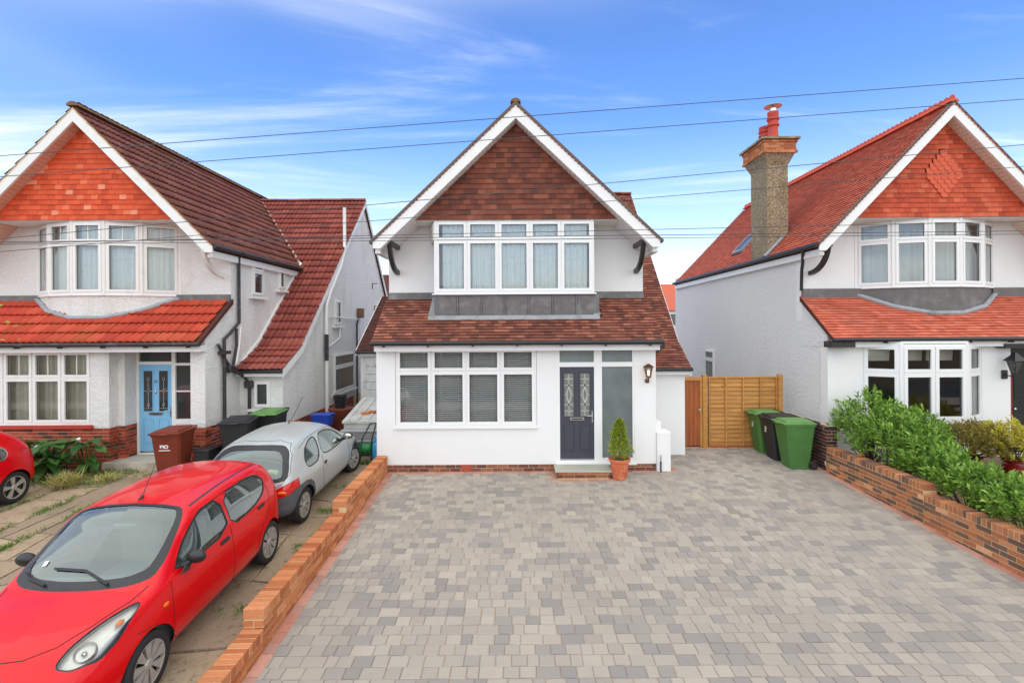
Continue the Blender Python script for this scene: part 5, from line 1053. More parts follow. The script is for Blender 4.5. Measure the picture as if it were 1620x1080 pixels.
# ============================================================ overhead cables
M['cable'] = plain('grey_cable', (.07, .07, .075, 1), .6, 0)
def cable(p, q, d, label, r=.0055, sag=.02, d2=None):
    d2 = d2 or d; a = lambda x, y, dd: Vector(((x - 820) * dd / 775, dd - 10.54, 3.13 - (y - 515) * dd / 775)); A = a(*p, d); B = a(*q, d2); A, B = A + (A - B) * .9, B + (B - A) * .9; pts = [A.lerp(B, t / 16) - Vector((0, 0, sag * 4 * t / 16 * (1 - t / 16))) for t in range(17)]
    one(MB().tube(pts, r, 5), 'overhead_cable', 'cable', label, 'cable', 'overhead cables', True)
cable((-60, 244), (1680, 123), 7.0, 'topmost overhead cable, crossing just below the chimney cowl')
cable((-60, 277), (1680, 156), 7.2, 'overhead cable crossing just under the white gable apex')
cable((-60, 376), (1680, 227), 7.4, 'overhead cable crossing the middle of the brown gable tiles')
cable((-60, 396), (1680, 262), 7.6, 'overhead cable crossing the lower brown gable tiles and chimney stack', .005)
cable((-60, 379), (1680, 352), 6.6, 'overhead cable level with the white bargeboard ends', .0045)
cable((-60, 376), (1680, 368), 6.8, 'upper of two close cables crossing the oriel window transom', .005)
cable((-60, 380), (1680, 373), 6.8, 'lower of two close cables crossing the oriel window transom', .004)
# ============================================================ houses far behind
for (x, y, w, z0, z1, lb) in ((13.2, 26, 3.6, 4.2, 6.4, 'distant red-roofed house glimpsed behind the white side wall'), (-10.1, 26, 2.6, 5.0, 7.3, 'distant brown-roofed house glimpsed behind the roughcast gable end')):
    f = thing('far_house', lb, 'house', (x, y, 0), 0, 'houses glimpsed far behind'); MB().box(x - w, x + w, y, y + 6, 0, z0).build('wall', 'rough_left', f)
    rf = MB().prism([(x - w - .2, y - .2, z0), (x - w - .2, y + 3, z1), (x - w - .2, y + 6.2, z0)], (2 * w + .4, 0, 0)).build('roof', 'roof_right' if x > 0 else 'tile_base', f); MB().box(x + w - 1, x + w - .5, y + 2.5, y + 3.3, z1 - .5, z1 + .6).build('chimney', 'brick_new', rf)
    for k in (-1, 1): small_window(f, (x + k * w * .5 - .6, y - .012), (x + k * w * .5 + .6, y - .012), 3.0, 4.0)
# ============================================================ cars
def pchip(xs, ys, x):
    xs = np.array(xs, float); ys = np.array(ys, float); h = np.diff(xs); d = np.diff(ys) / h; m = np.zeros_like(ys)
    for i in range(1, len(xs) - 1):
        if d[i - 1] * d[i] > 0: w1 = 2 * h[i] + h[i - 1]; w2 = h[i] + 2 * h[i - 1]; m[i] = (w1 + w2) / (w1 / d[i - 1] + w2 / d[i])
    m[0] = d[0]; m[-1] = d[-1]; i = np.clip(np.searchsorted(xs, x) - 1, 0, len(h) - 1); t = (x - xs[i]) / h[i]
    return (2 * t**3 - 3 * t**2 + 1) * ys[i] + (t**3 - 2 * t**2 + t) * h[i] * m[i] + (-2 * t**3 + 3 * t**2) * ys[i + 1] + (t**3 - t**2) * h[i] * m[i + 1]
def chaikin(p, n):
    for _ in range(n):
        q = [p[0]]
        for a, b in zip(p, p[1:]): q += [(a[0] * .75 + b[0] * .25, a[1] * .75 + b[1] * .25), (a[0] * .25 + b[0] * .75, a[1] * .25 + b[1] * .75)]
        p = q + [p[-1]]
    return p
def smooth_poly(p, n=2):
    for _ in range(n):
        q = []
        for i in range(len(p)): a, b = p[i], p[(i + 1) % len(p)]; q += [(a[0] * .8 + b[0] * .2, a[1] * .8 + b[1] * .2), (a[0] * .2 + b[0] * .8, a[1] * .2 + b[1] * .8)]
        p = q
    return p
def grow(p, d):
    c = (sum(a for a, b in p) / len(p), sum(b for a, b in p) / len(p)); ar = sum(p[i][0] * p[(i + 1) % len(p)][1] - p[(i + 1) % len(p)][0] * p[i][1] for i in range(len(p))); s = 1 if ar > 0 else -1; o = []
    for i in range(len(p)):
        a, b = Vector(p[i - 1]), Vector(p[(i + 1) % len(p)]); t = (b - a).normalized(); o.append((p[i][0] + s * t.y * d, p[i][1] - s * t.x * d))
    return o
M['tyre'] = plain('tyre_rubber', (.022, .022, .022, 1), .8, .15, 20); M['rim'] = plain('silver_wheel_trim', rgb(176, 172, 164), .4, .1, 14, metal=.35); M['cabin'] = plain('grey_cabin_trim', rgb(124, 130, 130), .8, .15, 6); M['cabin_dark'] = plain('dark_cabin_trim', rgb(62, 66, 68), .8, .15, 6)
M['cladding'] = plain('grey_bumper_plastic', rgb(82, 84, 88), .6, .1, 10, dirt=rgb(112, 112, 112), dscale=4); M['seam'] = plain('panel_gap', (.012, .012, .012, 1), .8, 0)
def paint(name, c, coat=.9, rough=.32, metal=0):
    q = NM(name); q.col(q.val(c, q.rng(q.noise(2.5, 4), .3, .7, .97, 1.03))); q.set(Roughness=rough, Coat_Weight=coat, Coat_Roughness=.03, Metallic=metal, Specular_IOR_Level=.15); return q.m
M['paint_red'] = paint('bright_red_paint', rgb(214, 4, 18), .6); M['paint_silver'] = paint('silver_paint', rgb(186, 190, 188), .5, .35, .3)
M['lamp_clear'] = plain('headlamp_housing', rgb(222, 222, 216), .25, .2, 9, metal=.3, spec=.6); M['glass_lamp'] = glass_mat('headlamp_glass', (.9, .92, .9, 1), 2.5); M['lamp_red'] = plain('red_lamp', rgb(206, 20, 20), .12, .1, 20, spec=.8); M['lamp_orange'] = plain('orange_lamp', rgb(236, 110, 30), .15, .1, 20)
M['flash_yellow'] = plain('pale_yellow_cloth', rgb(214, 222, 150), .9, .05)
def car(label, loc, rz, T, WB, paintm, cuts, wr, seams, extra, wheel_style=0, group='parked hatchbacks', wheel_y=.69, tilt=S, steer=0, glassm='glass_car'):
    root = thing('hatchback_car', label, 'car', loc, rz, group); root.rotation_mode = 'QUATERNION'
    root.rotation_quaternion = Matrix.Rotation(math.atan(tilt), 3, 'X').to_quaternion() @ Matrix.Rotation(rz, 3, 'Z').to_quaternion()
    A = np.array(T, float); A = A[np.argsort(A[:, 0])]; xs = A[:, 0]
    st = []
    for a, b in zip(xs, xs[1:]): n = max(int(math.ceil((b - a) / .035)), 3); st += [a + (b - a) * k / n for k in range(n)]
    st.append(xs[-1]); bm = bmesh.new(); rows = []
    for x in st:
        zb, w, zm, ws, zs, wu, zu, wrr, zr, z7, zt = [pchip(xs, A[:, k], x) for k in range(1, 12)]
        sec = chaikin([(0, zb), (w * .8, zb), (w * .97, zb + (zm - zb) * .3), (w, zm), (ws, zs), (wu, zu), (wrr, zr), (wrr * .55, z7), (0, zt)], 3)
        rows.append([bm.verts.new((x, y, z)) for y, z in sec])
    for i in range(len(rows) - 1):
        for j in range(len(rows[0]) - 1): bm.faces.new((rows[i][j], rows[i][j + 1], rows[i + 1][j + 1], rows[i + 1][j]))
    for r in (rows[0], rows[-1]): bm.faces.new(r)
    bm.normal_update(); lay = bm.faces.layers.int.new('t'); names = ['body']
    bvh0 = BVHTree.FromBMesh(bm)
    def cut(poly, view, tagname, filt, keep=None):
        ax = {'side': (0, 2), 'top': (0, 1), 'back': (1, 2)}[view]
        lo = [min(p[k] for p in poly) for k in (0, 1)]; hi = [max(p[k] for p in poly) for k in (0, 1)]
        fs = [f for f in bm.faces if filt(f) and (keep is None or f[lay] in keep) and max(v.co[ax[0]] for v in f.verts) >= lo[0] and min(v.co[ax[0]] for v in f.verts) <= hi[0] and max(v.co[ax[1]] for v in f.verts) >= lo[1] and min(v.co[ax[1]] for v in f.verts) <= hi[1]]
        if not fs: return
        for i in range(len(poly)):
            p, q_ = poly[i], poly[(i + 1) % len(poly)]; n2 = (q_[1] - p[1], -(q_[0] - p[0])); co = [0, 0, 0]; no = [0, 0, 0]; co[ax[0]], co[ax[1]] = p; no[ax[0]], no[ax[1]] = n2
            L = math.hypot(*n2)
            if L < 1e-6: continue
            geom = set(fs)
            for f in fs: geom.update(f.edges); geom.update(f.verts)
            r = bmesh.ops.bisect_plane(bm, geom=list(geom), plane_co=co, plane_no=[a / L for a in no], dist=1e-5); fs = [g for g in r['geom'] if isinstance(g, bmesh.types.BMFace)]
        t = -1 if tagname is None else (names.index(tagname) if tagname in names else (names.append(tagname) or len(names) - 1))
        for f in fs:
            c = f.calc_center_median()
            if inpoly(poly, c[ax[0]], c[ax[1]]): f[lay] = t
    for c in cuts: cut(*c)
    for x in (WB / 2, -WB / 2): cut([(x + wr * math.cos(t), .285 + wr * math.sin(t)) for t in [2 * math.pi * k / 24 for k in range(24)]], 'side', None, lambda f: f.calc_center_median().y > .42)
    bmesh.ops.delete(bm, geom=[f for f in bm.faces if f[lay] == -1], context='FACES')
    mats = {'body': paintm, 'windscreen': glassm, 'rear_window': glassm, 'window': glassm, 'quarter_window': glassm, 'window_seal': 'black', 'rear_window_seal': 'black', 'rear_screen_surround': 'black', 'rear_chrome_trim': 'chrome', 'screen_surround': 'black', 'bumper': 'cladding', 'front_bumper': 'cladding', 'wheel_arch_trim': 'cladding', 'headlight': 'glass_lamp', 'lamp_housing': 'lamp_clear', 'tail_light': 'lamp_red', 'rear_door_window': glassm, 'roof_strip': 'black', 'lamp_seal': 'black', 'chrome_trim': 'chrome'}
    split = {'window', 'quarter_window', 'rear_door_window', 'headlight', 'tail_light', 'roof_strip', 'lamp_seal', 'window_seal', 'rear_window_seal', 'chrome_trim', 'rear_chrome_trim'}; body = None
    bm.verts.index_update(); nrm = {}
    bm.normal_update()
    for ti, nm in enumerate(names):
        fs = [f for f in bm.faces if f[lay] == ti]
        if not fs: continue
        idx = {}; V = []; F = []
        for f in fs:
            q_ = []
            for v in f.verts:
                if v.index not in idx: idx[v.index] = len(V); V.append((v.co - v.normal * (.006 if (nm in split and nm not in ('roof_strip', 'lamp_seal', 'window_seal', 'rear_window_seal', 'chrome_trim', 'rear_chrome_trim')) or nm in ('windscreen', 'rear_window') else 0))[:])
                q_.append(idx[v.index])
            F.append(tuple(q_))
        mir = [(x, -y, z) for x, y, z in V]; rF = [tuple(reversed(f)) for f in F]
        if nm == 'headlight':
            V0 = [(v.co - v.normal * .05)[:] for v in sorted({v for f in fs for v in f.verts}, key=lambda v: idx[v.index])]
            for sg in (1, -1): m_ = MB(); m_.v = [(x, y * sg, z) for x, y, z in V0]; m_.f = list(F); m_.build('lamp_housing', 'lamp_clear', root, True, local=True)
        if nm in split: obs = [(V, F), (mir, rF)]
        else: obs = [(V + mir, F + [tuple(i + len(V) for i in f) for f in rF])]
        for vv_, ff in obs:
            me = bpy.data.meshes.new(nm); me.from_pydata(vv_, [], ff); b2 = bmesh.new(); b2.from_mesh(me); bmesh.ops.remove_doubles(b2, verts=b2.verts, dist=1e-4); b2.to_mesh(me); b2.free()
            me.polygons.foreach_set('use_smooth', [True] * len(me.polygons)); mm = mats[nm]; me.materials.append(M[mm]); o = bpy.data.objects.new(nm, me); C.objects.link(o); o.parent = root; WL[o.name] = Vector((0, 0, 0))
            if nm == 'body': body = o
    bm.free(); L_ = dict(local=True)
    def hit(u, v, view='side'):
        if view == 'side': r = bvh0.ray_cast(Vector((u, 3, v)), Vector((0, -1, 0)))
        elif view == 'top': r = bvh0.ray_cast(Vector((u, v, 3)), Vector((0, 0, -1)))
        else: r = bvh0.ray_cast(Vector((-4 if view == 'back' else 4, u, v)), Vector((1 if view == 'back' else -1, 0, 0)))
        return r[0]
    for view, pts, both, r in seams:
        P = []
        for a, b in zip(pts, pts[1:]):
            n = max(int(math.hypot(b[0] - a[0], b[1] - a[1]) / .03), 1)
            for k in range(n): P.append((a[0] + (b[0] - a[0]) * k / n, a[1] + (b[1] - a[1]) * k / n))
        P.append(pts[-1]); Q = [h for h in (hit(u, v, view) for u, v in P) if h is not None]
        if len(Q) < 2: continue
        for s in ((1, -1) if both else (1,)): MB().tube([(p.x, p.y * s, p.z) for p in Q], r, 5).build('panel_gap', 'seam', body, local=True)
    # wheels, arches
    for x in (WB / 2, -WB / 2):
        for s in (1, -1):
            ay = s * wheel_y; w = MB().lathe([(.2, -.07), (.255, -.08), (.275, -.07), (.285, -.05), (.285, .05), (.275, .07), (.255, .08), (.2, .07), (.2, -.07)], (0, 0, 0), 36, (0, 1, 0), False); ang = steer if x > 0 else 0
            wt = thing('wheel', None, None); wt.parent = root; wt.location = (x, ay, .285); wt.rotation_euler = (0, 0, ang); wo = s * .055
            w.build('tyre', 'tyre', wt, True, local=True)
            MB().lathe([(.0001, wo * .3), (.2, wo * .3), (.205, -wo), (.0001, -wo)], (0, 0, 0), 24, (0, 1, 0)).build('rim_well', 'black', wt, local=True)
            rm = MB().lathe([(.19, wo * .6), (.192, wo * 1.25), (.203, wo * 1.3), (.207, wo * .6)], (0, 0, 0), 36, (0, 1, 0), False); nsp = (9, 8, 5)[wheel_style]
            rm.lathe([(.0001, wo * 1.35), (.04, wo * 1.3), (.055, wo * 1.0), (.0001, wo * .5)], (0, 0, 0), 18, (0, 1, 0))
            for k in range(nsp):
                a = 2 * math.pi * k / nsp + .2; h0_, h1_ = ((.011, .046), (.012, .054), (0, 0))[wheel_style]
                for a_, r0, r1, h0, h1 in ([(a, .045, .193, h0_, h1_)] if wheel_style < 2 else [(a - .11, .045, .195, .014, .02), (a + .11, .045, .195, .014, .02)]):
                    c, s_ = math.cos(a_), math.sin(a_); pf = lambda r_, h_: (r_ * c - h_ * s_, wo * (1.15 if r_ < .1 else 1.2), r_ * s_ + h_ * c)
                    rm.prism([pf(r0, -h0), pf(r1, -h1), pf(r1, h1), pf(r0, h0)], (0, -wo * .5, 0))
            rm.build('wheel_trim', 'rim', wt, local=True)
            m = MB(); n = 14; P = [(x + (wr + .004) * math.cos(t), .285 + (wr + .004) * math.sin(t)) for t in [-.35 + (math.pi + .7) * k / n for k in range(n + 1)]]
            m.add([(p[0], s * yy, p[1]) for yy in (.45, .72) for p in P], [(k, k + 1, n + 2 + k, n + 1 + k) for k in range(n)] + [tuple(range(n + 1))]); m.build('arch_liner', 'black', root, local=True)
    MB().box(-1.35, 1.35, -.45, .45, .16, .24).build('underbody', 'black', root, **L_)
    extra(root, hit, body, L_)
    return root
def mirror_pair(root, x, z, y, L_, mat='black'):
    for s in (1, -1):
        m = MB().ball((x, s * (y + .10), z + .03), .055, .10, .07, 14, 10).build('door_mirror', mat, root, True, **L_); MB().tube([(x + .04, s * (y - .03), z - .05), (x + .01, s * (y + .05), z - .01)], .03, 8).build('mirror_arm', mat, m, True, **L_); MB().ball((x - .03, s * (y + .10), z + .03), .03, .08, .055, 12, 8).build('mirror_glass', 'chrome', m, True, **L_)
def cabin(root, L_, xd, xs_, xr_, floor=.3, belt=.88, rhd=True, w=.62):
    MB().cbox(xd - .05, xd + .42, -w - .03, w + .03, .55, belt + .0, .06, 3).build('dashboard', 'cabin', root, True, **L_)
    for s in (1, -1):
        MB().cbox(xs_ - .12, xs_ + .42, s * .33 - .22, s * .33 + .22, .3, .58, .06, 2).cbox(xs_ - .30, xs_ - .14, s * .33 - .22, s * .33 + .22, .45, 1.06, .06, 2).cbox(xs_ - .34, xs_ - .25, s * .33 - .12, s * .33 + .12, 1.08, 1.24, .04, 2).build('seat', 'cabin', root, True, **L_)
        MB().box(-1.2, xd + .3, s * (w + .08) - .02, s * (w + .08) + .02, .3, belt - .03).build('door_card', 'cabin_dark', root, **L_)
    MB().cbox(xr_ - .1, xr_ + .4, -.55, .55, .3, .58, .05, 2).cbox(xr_ - .28, xr_ - .1, -.55, .55, .45, 1.0, .06, 2).build('rear_seat', 'cabin_dark', root, True, **L_)
    sy = -.34 if rhd else .34
    MB().lathe([(.165, -.014), (.18, 0), (.165, .014), (.15, 0), (.165, -.014)], (xd - .12, sy, belt + .02), 28, (-.85, 0, .5)).tube([(xd - .12, sy, belt + .02), (xd + .1, sy, belt - .15)], .03, 8).tube([(xd - .12, sy - .16, belt + .02), (xd - .12, sy + .16, belt + .02)], .022, 6).build('steering_wheel', 'cabin_dark', root, True, **L_)
    MB().box(-1.25, xd + .3, -.7, .7, .24, .3).build('cabin_floor', 'cabin_dark', root, **L_)
up = lambda f: f.normal.z > .12 and f.calc_center_median().z > .8
sd_ = lambda f: abs(f.normal.y) > .25
# ---- bright red five-door, nose towards the street
ALTO = [(-1.62, .32, .50, .55, .48, .70, .46, .76, .40, .80, .82, .82), (-1.60, .28, .62, .55, .60, .75, .57, .84, .50, .90, .93, .94), (-1.54, .24, .71, .55, .69, .86, .62, 1.02, .54, 1.10, 1.14, 1.15), (-1.44, .22, .76, .55, .745, .93, .64, 1.19, .55, 1.27, 1.32, 1.335), (-1.30, .20, .785, .55, .765, .95, .645, 1.27, .56, 1.36, 1.405, 1.42), (-1.0, .19, .80, .55, .775, .95, .655, 1.31, .575, 1.395, 1.44, 1.455), (-.4, .18, .80, .55, .78, .93, .665, 1.33, .585, 1.41, 1.46, 1.475), (.28, .18, .80, .55, .78, .90, .66, 1.30, .585, 1.38, 1.43, 1.445), (.55, .18, .80, .55, .775, .885, .67, 1.16, .61, 1.24, 1.29, 1.31), (.80, .18, .80, .55, .77, .87, .70, 1.01, .64, 1.08, 1.13, 1.15), (.98, .18, .795, .55, .765, .86, .72, .92, .67, .95, .985, 1.0), (1.08, .18, .79, .55, .755, .85, .71, .895, .66, .915, .935, .945), (1.3, .18, .78, .55, .74, .81, .68, .855, .60, .88, .90, .91), (1.55, .19, .745, .54, .70, .73, .64, .785, .55, .81, .835, .845), (1.72, .20, .68, .52, .63, .66, .57, .71, .48, .735, .76, .77), (1.82, .22, .58, .50, .53, .60, .48, .64, .40, .66, .68, .69), (1.88, .27, .40, .48, .36, .55, .32, .58, .26, .60, .61, .615)]
fw1 = smooth_poly([(.76, .925), (.58, 1.08), (.36, 1.24), (.18, 1.305), (-.13, 1.32), (-.17, .94)], 1); fw2 = smooth_poly([(-.25, .945), (-.23, 1.325), (-.76, 1.325), (-1.04, 1.275), (-1.14, 1.17), (-1.06, 1.05), (-.8, .975)], 1)
ws_in = smooth_poly([(1.0, -.6), (1.0, .1), (.955, .42), (.86, .60), (.31, .53), (.31, .3), (.31, -.6)]); ws_out = smooth_poly([(1.085, -.6), (1.085, .15), (1.03, .5), (.90, .69), (.27, .575), (.265, .3), (.265, -.6)])
hl = smooth_poly([(1.765, .44), (1.62, .465), (1.40, .555), (1.16, .685), (1.20, .712), (1.44, .722), (1.63, .685), (1.755, .57)])
cuts = [(grow(fw1, .022), 'side', 'window_seal', sd_), (fw1, 'side', 'window', sd_), (grow(fw2, .022), 'side', 'rear_window_seal', sd_), (fw2, 'side', 'rear_door_window', sd_), (ws_out, 'top', 'screen_surround', up), (ws_in, 'top', 'windscreen', up), (grow(hl, .007), 'top', 'lamp_seal', lambda f: f.calc_center_median().z > .5), (hl, 'top', 'headlight', lambda f: f.calc_center_median().z > .5),
        ([(-.01, 1.34), (.42, 1.32), (.50, 1.05), (-.01, 1.02)], 'back', 'rear_window', lambda f: f.calc_center_median().x < -1.2), (smooth_poly([(-1.60, .78), (-1.45, .80), (-1.42, .95), (-1.5, 1.0), (-1.58, .92)]), 'side', 'tail_light', lambda f: f.calc_center_median().x < -1.38),
        ([(.22, .545), (-1.25, .525), (-1.25, .545), (.22, .57)], 'top', 'roof_strip', up)]
def alto_x(root, hit, body, L_):
    mirror_pair(root, .60, .98, .76, L_); cabin(root, L_, .72, -.05, -.85)
    for s in (1, -1):
        MB().prism([(.74, s * .785, .90), (.60, s * .775, .985), (.50, s * .77, .95), (.62, s * .785, .88)], (0, s * .012, 0)).build('mirror_base', 'black', root, **L_)
        for x, z in ((-.06, .85), (-.92, .90)):
            h = hit(x, z); MB().cbox(x - .085, x + .085, s * h.y - .012, s * h.y + .018, z - .022, z + .022, .01).build('door_handle', 'black', root, **L_)
        h = hit(.95, .72); MB().ball((.95, s * (h.y + .002), .72), .04, .012, .022, 12, 8).build('side_repeater', 'lamp_orange', root, True, **L_)
        h = hit(1.66, .55, 'top'); MB().lathe([(.02, -.05), (.06, -.035), (.07, .0), (.078, .012), (.082, .0), (.075, -.04)], (1.62, s * .575, hit(1.62, .575, 'top').z - .035), 24, (.55, s * .1, .8)).build('lamp_bowl', 'chrome', root, True, **L_); MB().ball((1.63, s * .575, hit(1.62, .575, 'top').z - .045), .022, .022, .022).build('bulb', 'chrome', root, True, **L_); MB().ball((1.36, s * .66, hit(1.36, .66, 'top').z - .03), .045, .028, .02, 12, 6).build('indicator', 'lamp_orange', root, True, **L_)
    for p in ([(1.03, .30), (.93, .02), (.90, -.30)], [(1.03, -.28), (.95, -.5), (.90, -.58)]):
        q_ = [hit(x, abs(y), 'top') for x, y in p]; MB().tube([(x, y, h.z + .02) for (x, y), h in zip(p, q_)], .012, 6).build('wiper', 'black', root, True, **L_)
    MB().tube([(.16, 0, 1.455), (-.12, 0, 1.82)], [.006, .003], 6).tube([(.19, 0, 1.445), (.14, 0, 1.475)], .018, 8).build('aerial', 'black', root, True, **L_)
    MB().tube([(1.885, -.05, .56), (1.89, 0, .60), (1.885, .05, .56), (1.89, 0, .53), (1.885, -.05, .50)], .012, 6).build('emblem', 'chrome', root, True, **L_)
    MB().cbox(.26, .38, -.32, .30, 1.30, 1.36, .02).build('sun_visor', 'cabin_dark', root, **L_); MB().cbox(.38, .42, -.12, .12, 1.22, 1.28, .015).build('rear_view_mirror', 'cabin', root, **L_)
    h = hit(.93, .40, 'top'); MB().add([(x, y, hit(x, abs(y), 'top').z + .004) for x, y in ((.86, -.46), (.86, -.42), (.82, -.42), (.82, -.46))], [(0, 1, 2, 3)]).build('parking_sticker', 'sticker', root, **L_)
seams = [('side', [(.84, .88), (.86, .7), (.86, .36), (.80, .29)], True, .0035), ('side', [(.80, .29), (-.78, .29)], True, .003), ('side', [(-.20, .96), (-.22, .6), (-.22, .29)], True, .0035), ('side', [(-.78, .29), (-.83, .52), (-.95, .66), (-1.12, .80), (-1.18, 1.0), (-1.12, 1.2), (-.95, 1.315), (-.3, 1.345), (.2, 1.325), (.55, 1.135), (.76, .95)], True, .0035), ('top', [(1.0, .655), (1.2, .615), (1.45, .50), (1.64, .36), (1.73, .18), (1.75, 0)], True, .004), ('side', [(1.08, .62), (1.3, .66)], True, .003), ('side', [(-1.20, .62), (-1.45, .66)], True, .003)]
car('bright red five-door hatchback with black mirrors parked behind the silver car', (-4.23, -4.84, gz(-4.84)), R(-90 + 1.6), ALTO, 2.33, 'paint_red', cuts, .325, seams, alto_x, 0)
# ---- silver three-door with grey bumpers, tail towards the street
KA = [(-1.74, .33, .46, .45, .44, .56, .42, .60, .36, .63, .65, .655), (-1.72, .28, .62, .46, .60, .62, .56, .68, .48, .73, .75, .755), (-1.66, .25, .72, .48, .70, .72, .64, .81, .55, .87, .90, .91), (-1.55, .23, .77, .50, .75, .80, .66, .95, .56, 1.02, 1.06, 1.07), (-1.38, .21, .80, .52, .775, .86, .655, 1.08, .555, 1.15, 1.195, 1.21), (-1.15, .20, .815, .53, .79, .89, .65, 1.165, .55, 1.25, 1.29, 1.305), (-.7, .19, .82, .54, .795, .89, .64, 1.215, .545, 1.30, 1.345, 1.36), (-.2, .18, .82, .54, .795, .87, .635, 1.22, .545, 1.31, 1.355, 1.372), (.25, .18, .82, .54, .79, .85, .64, 1.18, .55, 1.27, 1.315, 1.33), (.55, .18, .82, .54, .785, .835, .655, 1.05, .58, 1.13, 1.17, 1.19), (.85, .18, .815, .54, .775, .82, .68, .91, .62, .97, 1.0, 1.02), (1.08, .18, .81, .54, .765, .80, .69, .85, .63, .875, .90, .91), (1.35, .18, .79, .53, .73, .745, .65, .79, .57, .815, .84, .85), (1.6, .19, .73, .50, .66, .66, .58, .70, .50, .725, .75, .76), (1.77, .21, .63, .46, .55, .57, .49, .61, .42, .635, .655, .66), (1.86, .26, .44, .42, .38, .49, .34, .52, .28, .54, .55, .555)]
kd = smooth_poly([(.74, .865), (.52, 1.03), (.28, 1.155), (.02, 1.22), (-.33, 1.23), (-.50, .875)]); kq = smooth_poly([(-.44, 1.23), (-.72, 1.215), (-.97, 1.13), (-1.12, .98), (-1.06, .865), (-.62, .865)])
rw_in = smooth_poly([(-.6, 1.245), (.36, 1.235), (.50, 1.16), (.585, .98), (.59, .88), (.4, .86), (-.6, .85)]); rw_out = smooth_poly([(-.6, 1.29), (.40, 1.285), (.57, 1.20), (.665, .97), (.67, .835), (.45, .81), (-.6, .80)])
bk = lambda f: f.calc_center_median().x < -1.0 and f.normal.x < -.05
rb = [(-1.80, .15), (-1.80, .60), (-1.62, .64), (-1.40, .685), (-1.20, .695), (-1.03, .65), (-.92, .56), (-.86, .40), (-.85, .15)]; fb = [(1.95, .15), (1.95, .52), (1.6, .60), (1.35, .665), (1.2, .675), (1.05, .63), (.92, .5), (.87, .15)]
tl = smooth_poly([(.40, .63), (.50, .70), (.64, .775), (.82, .83), (.84, .72), (.70, .60), (.50, .58)])
kw_in = [(.98, -.1), (.95, .3), (.86, .53), (.80, .58), (.30, .48), (.29, -.1)]; kw_out = [(1.05, -.1), (1.02, .35), (.92, .60), (.85, .65), (.26, .52), (.24, -.1)]
kcuts = [(rb, 'side', 'bumper', lambda f: True), (fb, 'side', 'front_bumper', lambda f: True), (grow(kd, .02), 'side', 'window_seal', sd_), (kd, 'side', 'window', sd_), (grow(kq, .02), 'side', 'rear_window_seal', sd_), (kq, 'side', 'quarter_window', sd_), (rw_out, 'back', 'rear_screen_surround', bk), (rw_in, 'back', 'rear_window', bk), (kw_out, 'top', 'screen_surround', up), (kw_in, 'top', 'windscreen', up), (tl, 'back', 'tail_light', lambda f: f.calc_center_median().x < -1.42 and f.calc_center_median().z > .55), (smooth_poly([(1.7, .38), (1.45, .52), (1.3, .64), (1.42, .68), (1.62, .62), (1.72, .5)]), 'top', 'headlight', lambda f: f.calc_center_median().z > .5)]
def ka_x(root, hit, body, L_):
    mirror_pair(root, .60, .92, .77, L_); cabin(root, L_, .68, -.05, -.95, belt=.84)
    for s in (1, -1):
        h = hit(-.40, .74); MB().ball((-.40, s * h.y, .74), .07, .014, .035, 14, 8).build('door_handle', 'black', root, True, **L_); MB().ball((-.33, s * (h.y + .002), .66), .018, .006, .018, 10, 6).build('door_lock', 'black', root, True, **L_)
        h = hit(.95, .66); MB().ball((.95, s * h.y, .66), .05, .01, .018, 12, 6).build('side_repeater', 'lamp_orange', root, True, **L_)
        h = hit(.62, .66, 'back'); MB().ball((h.x + .012, s * .62, .66), .03, .075, .03, 12, 8).build('indicator', 'lamp_orange', root, True, **L_)
    MB().tube([(-.10, .0, 1.365), (-.02, .02, 1.41)], .012, 6).tube([(-.02, .02, 1.41), (.0, 0, 1.40), (.42, -.05, 1.78)], [.006, .005, .003], 6).build('aerial', 'black', root, True, **L_)
    pts = [(-1.44 + .02 * math.sin(k * 1.1), -.45 + .9 * k / 14, .885 + .025 * math.sin(k * .9)) for k in range(15)]; MB().tube(pts, .04, 8).build('rolled_cloth', 'flash_yellow', root, True, **L_)
    MB().cbox(-1.2, -1.14, -.14, .14, 1.19, 1.23, .01).build('brake_light', 'cabin_dark', root, **L_)
    h = hit(0.02, .70, 'back'); MB().ball((h.x, 0, .74), .012, .06, .028, 14, 8).build('badge', 'chrome', root, True, **L_)
kse = [('side', [(-.49, .90), (-.53, .7), (-.52, .42), (-.42, .27), (.72, .27), (.84, .45), (.84, .72), (.74, .88)], True, .0035), ('back', [(.0, .63), (.36, .645), (.62, .80), (.69, .92), (.62, 1.14), (.5, 1.27), (.3, 1.31), (0, 1.315)], True, .004), ('side', [(-1.1, 1.19), (-.7, 1.262), (-.2, 1.27), (.25, 1.23), (.62, 1.0)], True, .004)]
car('silver three-door hatchback with dark grey bumpers parked nose to the garage', (-4.34, -1.15, gz(-1.15)), R(90), KA, 2.45, 'paint_silver', kcuts, .325, kse, ka_x, 1, wheel_y=.70, steer=R(-12))
